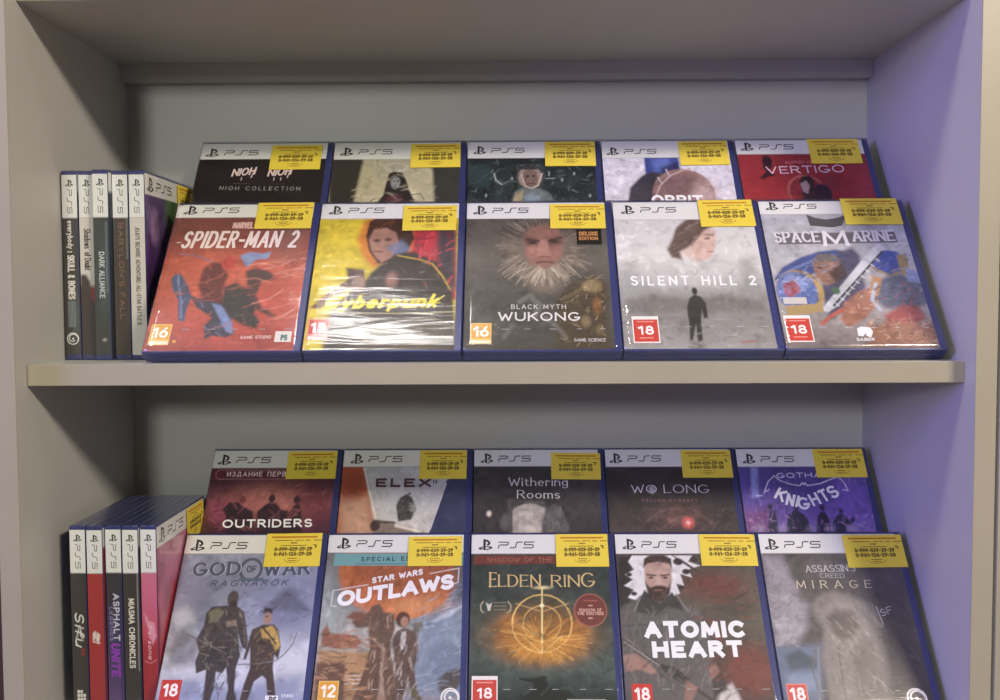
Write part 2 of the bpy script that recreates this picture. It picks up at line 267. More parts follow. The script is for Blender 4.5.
ART['dark_helmet'] = [
  ('vg',[(164.9,(38,44,45)),(86.7,(42,51,52)),(-51.1,(33,37,41))]),
  ('noise',0.06,0.06,0.45,47),
  ('noise',0.2,0.2,0.3,48),
  ('ell',-53.9,120.7,14,15.9,0,(50,68,70),3,0.8),
  ('ell',-32.1,119.2,8.8,10.6,0,(87,96,96),1,0.8),
  ('ell',-31.1,120.6,7.3,8.5,0,(40,49,50),1,1),
  ('line',[(-40,123.3),(-38,114.0),(-32.1,108.8)],1.3,(177,187,187),0.5,1),
  ('line',[(11.3,116.3),(20.1,116.8)],1,(166,174,173),0.4,1),
  ('line',[(14.4,125.5),(14.3,120.2)],1,(166,174,173),0.4,1),
  ('line',[(36.3,101.8),(42,97.9)],1,(133,140,138),0.5,1),
  ('ell',-47.7,94.7,1,2.1,0,(166,176,173),0.6,1),
  ('ell',53.5,93.9,1,2.1,0,(166,176,173),0.6,1),
  ('ell',-22.3,116.5,1,2.1,0,(166,176,173),0.6,1),
  ('ell',27,114.8,1,2.1,0,(166,176,173),0.6,1),
  ('ell',39.1,122.6,1,2.1,0,(166,176,173),0.6,1),
  ('ell',-4.5,117.7,14,18.5,0,(69,73,73),1.2,1),
  ('ell',-4.5,118.4,11.5,14.9,0,(164,146,133),1.2,1),
  ('ell',-4.5,117,7.8,12.6,0,(128,105,96),1.6,1),
  ('ell',-6.9,119.7,1.8,1.3,0,(52,42,42),0.6,1),
  ('ell',-1.5,119.7,1.8,1.3,0,(52,42,42),0.6,1),
  ('line',[(-6.6,109.9),(-1.7,109.8)],0.9,(86,56,54),0.5,1),
  ('poly',[(-17.2,128.4),(-10.2,135.0),(3.7,134.9),(9.6,128.2),(3.6,128.2),(-10.3,128.3)],(55,56,57),1,1),
  ('line',[(-13.3,123.0),(-9.5,107.3),(-3.7,103.4),(3.2,107.2),(7.5,122.9)],1.2,(215,197,184),0.5,1),
  ('poly',[(-22.4,86.9),(-20.4,98.3),(-12.5,104.7),(5.1,103.3),(13.8,98.1),(20.2,84.0),(19.9,-51.2),(-24.8,-51.0)],(115,125,122),2,1),
  ('poly',[(-21.4,86.9),(-18.4,98.3),(-11.6,100.9),(-12.7,86.8)],(175,159,124),1.5,1),
  ('ell',-2.9,90.5,7.8,6.4,0,(138,156,163),2,1),
  ('hatch',[(-64.2,142.2),(63.8,141.1),(60.9,86.2),(-63.1,87.2)],160,7,1,[(94,111,112),(18,24,27),(68,88,91),(133,147,147)],51,20,90,0.5),
  ('detail',420,4,2,0.22,908),
  ('detail',110,9,4.5,0.18,958),
  ('header',143.7),
  ('logo',-61.4,154.4,51.4),
  ('sticker',36.1,148.3,50.5,33.0),
]
ART['pale_ball'] = [
  ('vg',[(163.6,(216,213,227)),(85.7,(227,222,230)),(-51.7,(220,213,219))]),
  ('poly',[(-25,154.2),(9.1,153.9),(9.2,124.4),(-7.3,116.6),(-25,116.8)],(66,79,147),1.2,1),
  ('poly',[(-17.1,140.6),(-0.9,143.2),(1.8,129.8),(-15.7,122.0)],(104,125,196),4,0.8),
  ('poly',[(-10.1,129.8),(8.5,137.7),(10.2,124.4),(-7.3,116.6)],(40,38,73),3,0.8),
  ('poly',[(-44.8,86.0),(-41.6,103.9),(-30.9,116.8),(-18.4,124.6),(-6.8,121.9),(-8.2,106.2),(-16.1,82.0),(-30.1,-51.7),(-56,-51.6)],(70,65,75),2,1),
  ('ell',-21.2,114.1,8.8,8,0,(57,54,66),2,1),
  ('ell',10.3,95.8,30.2,31.9,0,(152,119,115),1.5,1),
  ('ell',7.4,106.1,19.5,15.6,0,(119,94,95),6,0.7),
  ('ell',31.1,90.5,11.4,20.4,0,(206,180,177),8,0.8),
  ('noise',0.25,0.25,0.12,51),
  ('line',[(-19.7,85.8),(-12.1,106.2),(-1.1,119.2),(13.4,127.0),(19.5,128.3)],1.8,(201,175,172),0.8,1),
  ('line',[(-4.4,127.1),(-1.3,117.9)],1.8,(197,179,183),0.6,1),
  ('line',[(-13.2,116.7),(-9.9,108.8)],1.8,(197,179,183),0.6,1),
  ('detail',420,4,2,0.22,909),
  ('detail',110,9,4.5,0.18,959),
  ('header',143.2),
  ('logo',-62.3,151.8,50.1),
  ('sticker',34.9,148.2,48.8,32.2),
  ('text','ORBIT',(-22.1,80.2),(28,79.8),14.02,(250,250,250),0.2,0,0,0),
]
ART['red_spiral'] = [
  ('vg',[(165.2,(154,52,58)),(84.7,(158,50,56)),(-52.4,(147,48,55))]),
  ('noise',0.03,0.03,0.06,54),
  ('ell',-37.9,137,5,8,0,(55,27,37),1,1),
  ('poly',[(-43.6,131.7),(-33.7,131.6),(-37.7,125.0),(-31.8,118.3),(-39.8,117.1),(-44.3,113.2),(-47.8,115.9),(-40.8,123.7)],(64,30,39),1,1),
  ('ell',-4.8,97.4,19,21.7,0,(188,105,96),1.4,1),
  ('ell',-4.8,97.4,16.6,19.1,0,(149,52,58),1.4,1),
  ('ell',22.2,107.5,6.8,9.1,0,(116,49,61),3,0.7),
  ('poly',[(-10.5,110.3),(-6.5,116.8),(0.6,118.1),(4.6,112.8),(3.3,99.9),(-5.6,87.2),(-9.6,92.3)],(62,41,46),1.2,1),
  ('poly',[(-9.9,107.7),(-3.5,111.6),(-0.6,105.1),(-4.3,94.8),(-8.7,97.4)],(175,146,146),1.2,1),
  ('ell',10.2,94.7,8.8,12.7,0,(58,41,54),1.6,1),
  ('poly',[(-8.6,92.3),(7.7,97.3),(9.5,74.5),(-15.3,74.7)],(64,41,50),1.5,1),
  ('detail',420,4,2,0.22,910),
  ('detail',110,9,4.5,0.18,960),
  ('header',146.8),
  ('logo',-62.1,156.8,53.1),
  ('sticker',30.9,149.4,49.7,33.0),
  ('text','ALFRED HITCHCOCK',(-20.5,133.7),(32.1,135.0),3.71,(210,126,127),0.16,0,0,0),
  ('text','VERTIGO',(-40.3,120.3),(36.7,122.4),9.94,(233,209,219),0.13,0,0,0),
]
ART['snow_pair'] = [
  ('vg',[(165.6,(154,160,180)),(112.7,(144,147,175)),(80.3,(154,158,182)),(53.5,(191,193,207)),(38.8,(201,203,217)),(13.4,(155,162,186))]),
  ('noise',0.025,0.05,0.14,61),
  ('ell',35.5,92.1,23.4,14.8,0,(109,108,146),9,0.6),
  ('poly',[(14.6,92.2),(25.6,105.2),(35.6,112.7),(47.7,103.3),(59.9,92.1)],(99,100,122),3,0.85),
  ('poly',[(-49.3,84.9),(-38.1,103.4),(-21.6,92.2),(-38,72.2)],(126,129,156),6,0.7),
  ('poly',[(-63.9,58.0),(-57,77.6),(-37.1,66.8),(-36.8,45.7),(-62.5,42.3)],(119,116,129),6,0.8),
  ('poly',[(-68.3,89.5),(-53.5,97.8),(-43.6,83.1),(-60.2,75.8)],(206,208,222),5,0.7),
  ('poly',[(22.5,49.2),(46,57.9),(61,66.7),(69.2,40.5),(29.4,37.1)],(212,214,228),5,0.7),
  ('poly',[(-57,32.0),(-30.5,30.3),(-3.3,23.5),(55.8,35.3),(58.4,13.4),(-56.8,13.5)],(136,145,177),5,0.7),
  ('ell',-13.6,104.3,5.1,7.4,0,(85,75,71),1,1),
  ('ell',-12.5,97.8,4,4.6,0,(59,52,51),1,1),
  ('poly',[(-18.9,97.8),(-31.5,96.8),(-35.8,90.4),(-35.7,79.4),(-40.6,66.8),(-36.1,56.2),(-38,47.5),(-35.3,37.1),(-27.1,40.5),(-25.9,23.5),(-25.8,13.5),(-18.9,13.5),(-17.8,26.9),(-18.1,38.8),(-12.5,37.1),(-9.9,42.2),(-5.1,23.5),(-6,13.4),(4.3,13.4),(0.1,23.5),(-1.1,42.2),(0.8,52.7),(-4,72.2),(1.5,59.7),(5.3,57.9),(6,65.0),(1.8,81.2),(-1.7,92.2),(-7.8,96.8)],(67,60,62),0.8,1),
  ('poly',[(-33.4,92.2),(-25.9,95.9),(-19.8,92.2),(-23.7,83.0),(-31.5,81.2)],(120,116,96),1.4,0.85),
  ('poly',[(-16.5,83.0),(-7.8,84.9),(-6,79.4),(-14.9,78.5)],(152,133,118),1.2,0.8),
  ('line',[(-31.5,75.8),(-32.6,61.5)],3,(93,85,80),1.2,0.9),
  ('line',[(-5.3,92.2),(1.4,77.6),(3.6,63.2)],2.4,(98,89,86),1,0.8),
  ('line',[(-20.7,65.0),(-5,66.8)],1.6,(97,81,72),0.8,0.8),
  ('poly',[(-28.1,66.8),(-10,65.0),(-9,47.4),(-28,45.7)],(51,45,49),2.5,0.7),
  ('ell',20.8,86.6,3.8,6.5,0,(161,129,114),1,1),
  ('poly',[(15.8,90.3),(16.8,95.9),(23.3,94.9),(25,89.4),(20.1,92.2)],(52,41,41),0.8,1),
  ('ell',19.8,87.6,1.3,0.6,0,(60,46,43),0.4,1),
  ('poly',[(17.2,80.3),(27.1,80.3),(31.3,75.7),(35.8,61.4),(34.8,49.1),(30.7,53.5),(31.3,42.2),(37.8,13.4),(30.9,13.4),(26.6,31.9),(22.7,35.3),(16.4,30.2),(12.9,13.4),(6,13.4),(8,28.5),(11.2,42.2),(8.6,59.7),(6.6,49.2),(4,49.2),(5.7,61.5),(8,75.8)],(73,60,58),0.8,1),
  ('poly',[(16.1,75.8),(25.4,79.4),(30.6,73.9),(35,61.4),(31.2,56.1),(27.1,66.8),(18,68.6)],(189,156,89),1.2,1),
  ('line',[(18.7,75.8),(28.9,66.8)],1.2,(70,54,48),0.5,1),
  ('line',[(48.6,73.0),(46.3,63.2),(40.3,54.4),(33.2,48.3),(19.5,45.7),(0.3,44.8)],1,(115,114,112),0.4,1),
  ('line',[(-50.6,72.2),(-31.1,63.3),(-11.9,54.4)],1.1,(112,102,99),0.5,1),
  ('hatch',[(-35.8,90.4),(-18.9,97.8),(-1.7,92.2),(5.7,66.8),(-0.4,49.2),(-26.8,38.8),(-37.3,58.0)],120,7,1,[(114,106,97),(36,33,36),(141,133,117),(91,75,67)],62,-50,60,0.6),
  ('hatch',[(-28.6,38.8),(1.9,45.7),(3.4,13.4),(-25.8,13.5)],40,7,1,[(92,85,86),(40,37,40)],63,80,20,0.6),
  ('hatch',[(8,75.8),(31.5,73.9),(33.5,45.7),(16.2,31.9)],56,5,0.9,[(111,87,77),(46,37,38),(151,120,80)],64,70,40,0.6),
  ('hatch',[(17,75.8),(31.5,73.9),(34.5,57.9),(20,66.8)],24,5,0.9,[(224,191,119),(140,110,61)],65,-40,40,0.6),
  ('hatch',[(-5.6,94.0),(13,103.3),(59.9,92.1),(50.1,83.0),(15.9,83.0)],30,10,1.2,[(76,77,98),(134,135,162)],66,30,30,0.5),
  ('line',[(17.6,77.6),(31.2,63.2)],1.4,(60,48,43),0.5,1),
  ('detail',420,4,2,0.22,911),
  ('detail',110,9,4.5,0.18,961),
  ('header',147.6),
  ('logo',-61.4,155.6,52.9),
  ('sticker',35.9,150.8,52.2,32.9),
  ('text','GOD',(-54.1,125.2),(-9.8,126.1),14.14,(202,206,221),0.2,0,1,0.3),
  ('text','WAR',(11.6,125.1),(54.9,127.0),14.14,(202,206,221),0.2,0,1,0.3),
  ('ell',-0.8,131.9,11.1,11.7,0,(202,206,221),0.6,1),
  ('ell',-1.2,131.9,8.3,8.8,0,(154,158,180),0.6,1),
  ('text','GOD',(-54.9,125.2),(-10.6,126.1),14.14,(89,93,111),0.2,0,1,0.3),
  ('text','WAR',(10.9,125.1),(54.1,127.0),14.14,(89,93,111),0.2,0,1,0.3),
  ('ell',-1.2,131.9,11.1,11.7,0,(89,93,111),0.6,1),
  ('ell',-1.2,131.9,8.3,8.8,0,(154,158,180),0.6,1),
  ('line',[(-10,122.3),(10.4,122.2)],3,(100,114,138),0.6,1),
  ('text','OF',(-5.4,129.0),(3.8,129.0),6.83,(89,93,111),0.2,0,0,0),
  ('text','RAGNARÖK',(-36.6,115.6),(34.2,116.5),5.85,(79,85,115),0.15,0.3,0,0,0.55),
  ('rating',-54.9,21,'18','r'),
  ('geo',[(27.7,18.4),(38.9,18.4),(39.8,11.8),(28.6,11.8)],(232,233,240)),
  ('text','PS',(31.2,11.8),(38,11.8),5.78,(72,72,80),0.2,0,0,0),
  ('text','STUDIO',(41.7,16.8),(52,16.8),2.64,(226,228,237),0.2,0,0,0),
]
ART['orange_planet'] = [
  ('vg',[(165.3,(113,124,126)),(129.7,(122,116,112)),(103.1,(153,151,146)),(57.8,(176,174,168)),(13.4,(151,125,105))]),
  ('noise',0.03,0.05,0.1,64),
  ('poly',[(22.1,106.8),(66.9,141.3),(71.3,11.7),(9.7,11.8)],(124,139,160),14,0.9),
  ('poly',[(-74.7,141.5),(-47.7,122.1),(-47,66.7),(-71.9,66.7)],(155,165,165),12,0.8),
  ('ell',0.8,127.8,55.5,43.7,0,(194,116,73),1.4,1),
  ('ell',9.2,141.4,55.1,39,0,(149,88,64),14,0.7),
  ('poly',[(-58.1,133.7),(-45.9,103.2),(-20.4,90.2),(-44.9,92.1),(-60.6,112.6)],(125,130,130),6,0.9),
  ('ell',22.6,97.5,27,8.3,0,(214,157,109),6,0.6),
  ('poly',[(53,141.3),(71.6,141.2),(72.3,103.0),(51.5,99.3)],(94,93,98),8,0.8),
  ('poly',[(-63.3,61.4),(-63.8,73.9),(-60,80.2),(-55.5,72.1),(-43,72.1),(-34,70.3),(-26.4,64.9),(-32.2,59.6),(-46.1,57.9)],(146,99,80),1.6,1),
  ('poly',[(-64.7,57.9),(-41.6,56.1),(-17.7,56.1),(-16.1,35.3),(-24.9,15.1),(-64.2,13.4)],(167,133,97),3,1),
  ('noise',0.2,0.1,0.15,65),
  ('poly',[(-66,45.7),(-55.7,47.4),(-40.6,45.6),(-38.4,13.4),(-64.2,13.4)],(108,81,68),2,1),
  ('line',[(-39.6,35.3),(-24.8,35.3)],1.2,(210,193,174),0.6,1),
  ('line',[(-39.3,31.9),(-24.5,31.9)],1.2,(210,193,174),0.6,1),
  ('line',[(-39,28.5),(-24.3,28.5)],1.2,(210,193,174),0.6,1),
  ('poly',[(32.3,82.8),(46.3,92.0),(60.6,97.5),(51.8,88.3),(37.6,82.8)],(181,189,202),2,1),
  ('line',[(33.8,88.3),(57,97.5)],1,(107,116,131),0.6,1),
  ('poly',[(31.6,57.8),(41.8,66.6),(58,61.3),(68.8,47.3),(69.3,23.4),(43.7,18.4),(36.1,35.3)],(116,128,148),5,0.9),
  ('poly',[(40.6,30.2),(48.1,38.7),(60.2,42.1),(65.6,35.3),(57.3,23.4),(43.5,21.7)],(85,79,77),2,1),
  ('poly',[(-23.2,92.0),(-20.9,97.6),(-13.8,99.4),(-9.7,92.0),(-0.5,90.2),(1.3,75.6),(-2.3,63.1),(0.6,45.6),(7.2,23.4),(4.4,13.4),(-2.4,13.4),(-7.2,31.9),(-11,13.4),(-19.6,13.4),(-31.7,15.1),(-24.8,35.3),(-19.6,57.8),(-23,77.5),(-33.7,77.5),(-37.8,82.9),(-29.2,88.4)],(104,81,68),1.4,1),
  ('poly',[(-37.7,92.1),(-29.5,92.1),(-23.8,88.4),(-32.4,82.9),(-43.5,86.6)],(124,82,71),1.6,1),
  ('line',[(-16.8,66.7),(-7.3,57.8),(-8.3,23.4)],2,(168,146,127),1.4,0.8),
  ('ell',7.9,84.7,6.3,7.2,0,(84,54,48),1.2,1),
  ('ell',9.4,82.9,3.6,4.5,0,(165,125,108),1,1),
  ('poly',[(2.3,73.8),(9.3,77.4),(20.2,73.8),(22.7,59.6),(20.2,40.4),(24.8,18.4),(19.8,15.1),(15.4,31.9),(11.3,13.4),(4.4,13.4),(5,31.9),(1.9,52.6),(-0.8,66.7)],(97,79,72),1.4,1),
  ('poly',[(6.8,73.8),(11.2,73.8),(11.3,57.8),(7.8,57.8)],(205,201,200),1.2,1),
  ('poly',[(16.2,81.0),(25.1,82.8),(27.2,75.6),(18.5,72.0)],(112,108,103),1.5,1),
  ('line',[(19.3,23.4),(25.8,15.1)],5,(97,91,70),1.2,1),
  ('hatch',[(-65.8,75.7),(-19.2,75.6),(-14.6,15.1),(-64.4,15.1)],110,10,1.4,[(197,156,120),(112,77,64),(170,115,90),(84,62,55)],71,4,25,0.6),
  ('hatch',[(-25.6,88.4),(-0.4,88.3),(5.5,23.4),(-24.9,15.1),(-19.6,57.8)],100,10,1.2,[(147,121,103),(66,52,46),(189,164,142),(90,69,59)],72,80,20,0.6),
  ('hatch',[(0.7,72.0),(22,72.0),(24.8,18.4),(4.3,15.1)],70,9,1.1,[(141,117,101),(60,48,43),(194,183,173)],73,80,25,0.6),
  ('hatch',[(25.9,103.1),(67.3,121.9),(69.5,15.1),(28.4,15.1)],80,16,1.4,[(196,205,221),(91,103,126),(155,166,184)],74,18,14,0.3),
  ('hatch',[(-50.9,156.3),(53,141.3),(40.8,93.8),(-31.8,97.6)],60,18,2,[(219,147,101),(149,86,62),(195,118,79)],75,20,15,0.22),
  ('detail',420,4,2,0.22,912),
  ('detail',110,9,4.5,0.18,962),
  ('header',148.3),
  ('logo',-58.5,157.3,51.8),
  ('sticker',34,149.3,50.1,29.1),
  ('poly',[(-59.4,147.4),(64,147.2),(64.3,135.4),(-60.1,135.6)],(122,171,172),0.4,1),
  ('text','SPECIAL EDITION',(-34.4,139.5),(33.5,140.3),4.5,(43,75,80),0.18,0,0,0,0.6),
  ('line',[(-38.9,137.1),(20.6,137.4)],0.5,(74,113,116),0.3,1),
  ('text','STAR WARS',(-22.5,118.2),(23.9,126.8),5.7,(244,243,244),0.24,0.1,0,0),
  ('text','OUTLAWS',(-52.6,96.2),(52.9,113.4),14.34,(246,245,247),0.27,0.12,0,0,0.3),
  ('line',[(-26.1,117.3),(-57.7,111.7),(-58.1,97.6),(-53.5,96.7)],0.8,(232,228,228),0.3,1),
  ('line',[(30.3,127.7),(56.9,133.0),(56.4,119.1),(49.1,117.2)],0.8,(232,228,228),0.3,1),
  ('rating',-52.9,20.1,'12','y'),
  ('swirl',52.3,16.7,7.5),
]
ART['golden_ring'] = [
  ('vg',[(165,(60,66,60)),(112.3,(58,66,62)),(66.6,(68,74,67)),(40.4,(72,84,79)),(13.4,(37,47,45))]),
  ('noise',0.03,0.05,0.2,71),
  ('ell',-2.3,70.1,38.5,21.6,0,(175,117,51),16,0.85),
  ('ell',-2.5,61.2,26.2,12.6,0,(205,146,61),10,0.8),
  ('ell',-30.7,77.3,10.5,10.8,0,(167,109,54),7,0.7),
  ('ell',26.3,75.5,12.2,10.8,0,(167,109,54),7,0.7),
  ('noise',0.12,0.12,0.22,72),
  ('ell',-2,86.4,19.8,21.6,0,(96,77,46),10,0.5),
  ('line',[(24.7,80.9),(23.5,74.1),(20.6,67.9),(16.2,62.5),(10.6,58.5),(4.2,55.9),(-2.7,55.1),(-9.5,56.0),(-15.8,58.5),(-21.2,62.6),(-25.4,67.9),(-28,74.2),(-28.9,80.9),(-28,87.8),(-25.2,94.2),(-20.9,99.7),(-15.2,104.0),(-8.6,106.7),(-1.5,107.6),(5.5,106.7),(12,104.0),(17.5,99.7),(21.6,94.1),(24,87.7),(24.7,80.9)],1.2,(238,203,121),0.6,0.95),
  ('line',[(14.9,80.9),(14.2,76.7),(12.3,72.8),(9.6,69.5),(6,66.9),(1.9,65.3),(-2.5,64.8),(-6.8,65.3),(-10.8,66.9),(-14.3,69.5),(-16.9,72.8),(-18.6,76.7),(-19.1,80.9),(-18.5,85.2),(-16.7,89.1),(-13.9,92.5),(-10.4,95.2),(-6.2,96.8),(-1.7,97.4),(2.7,96.8),(6.8,95.1),(10.2,92.5),(12.9,89.1),(14.4,85.1),(14.9,80.9)],0.9,(225,183,107),0.6,0.95),
  ('line',[(-1.4,114.2),(-2.6,56.0)],1.3,(250,228,158),0.6,1),
  ('ell',-1.4,114.2,6.5,1.3,0,(250,234,178),1.4,0.9),
  ('ell',-1.7,97.4,1.8,1.8,0,(250,249,198),1,1),
  ('poly',[(-24.1,13.4),(-17.2,20.0),(-10.2,23.4),(-11.9,30.1),(-20.5,31.8),(-8.3,33.5),(-1.4,35.2),(1.9,28.4),(7,23.4),(20.6,21.7),(28.9,13.4)],(31,35,34),1.4,1),
  ('line',[(-22.2,32.7),(-10.1,30.1),(0.3,33.5)],2,(31,33,32),0.8,1),
  ('poly',[(-64.1,145.2),(59.8,144.9),(59.3,137.1),(-64.8,136.4)],(119,66,58),0.4,1),
  ('text','SHADOW OF THE ERDTREE',(-51.9,138.8),(43.7,139.1),4.4,(168,113,94),0.14,0,1,0),
  ('hair',160,-2.4,66.6,8,44,0.5,0,360,[(206,146,69),(139,90,44),(227,179,99)],0.5,81),
  ('hatch',[(-63.8,131.5),(59.9,131.3),(56.3,15.0),(-61.7,15.1)],70,14,1.8,[(81,95,88),(39,47,45)],82,10,40,0.35),
  ('line',[(-25.2,99.3),(-1.9,91.8),(21.8,99.2)],0.8,(222,187,125),0.5,0.7),
  ('line',[(-20.1,70.1),(-2.7,54.2),(15.4,70.1)],0.8,(232,197,126),0.5,0.7),
  ('detail',420,4,2,0.22,913),
  ('detail',110,9,4.5,0.18,963),
  ('header',147.0),
  ('logo',-60,155.6,51.6),
  ('sticker',36.7,149.8,49.4,31.7),
  ('text','E',(-49.8,114.3),(-42.5,114.3),15.11,(217,191,133),0.13,0,1,0.6),
  ('text','LDEN',(-41.6,114.7),(-2.3,114.7),12.19,(217,191,133),0.13,0,1,0.6),
  ('text','RIN',(6.9,114.7),(33.3,114.6),11.88,(217,191,133),0.13,0,1,0.6),
  ('text','G',(34.2,114.2),(47,114.1),14.72,(217,191,133),0.13,0,1,0.6),
  ('ell',41.8,93.2,14.9,15.3,0,(171,109,93),0.5,1),
  ('ell',41.8,93.2,14,14.4,0,(114,59,54),0.5,1),
  ('text','SHADOW OF',(31.4,91.8),(52.1,91.8),2.88,(208,167,149),0.2,0,1,0),
  ('text','THE ERDTREE',(29.5,88.6),(53.7,88.6),2.96,(208,167,149),0.2,0,1,0),
  ('line',[(36.4,102.0),(48.1,101.9)],1,(175,102,89),0.4,1),
  ('rect',41.5,85.8,4,1.2,(208,167,149)),
  ('rect',42,97.3,4,1.2,(208,167,149)),
  ('line',[(-55.1,101.2),(-57.3,97.5),(-56.8,92.8),(-54.5,91.0)],0.9,(194,184,153),0.4,1),
  ('line',[(-32.5,101.1),(-29.8,97.4),(-30.2,92.8),(-32.5,91.0)],0.9,(194,184,153),0.4,1),
  ('poly',[(-52.4,100.2),(-49.6,98.4),(-46.9,100.2),(-48.7,92.8),(-50.5,92.8)],(211,207,194),0.5,1),
  ('line',[(-45.1,100.2),(-34.3,100.2)],0.9,(132,126,105),0.4,1),
  ('line',[(-45.1,97.0),(-34.3,97.0)],0.9,(132,126,105),0.4,1),
  ('line',[(-45.1,93.7),(-34.3,93.7)],0.9,(132,126,105),0.4,1),
  ('rating',-52.8,20.1,'18','w'),
  ('geo',[(17.8,15.5),(51.2,15.4),(51,11.7),(17.7,11.7)],(154,151,148)),
]
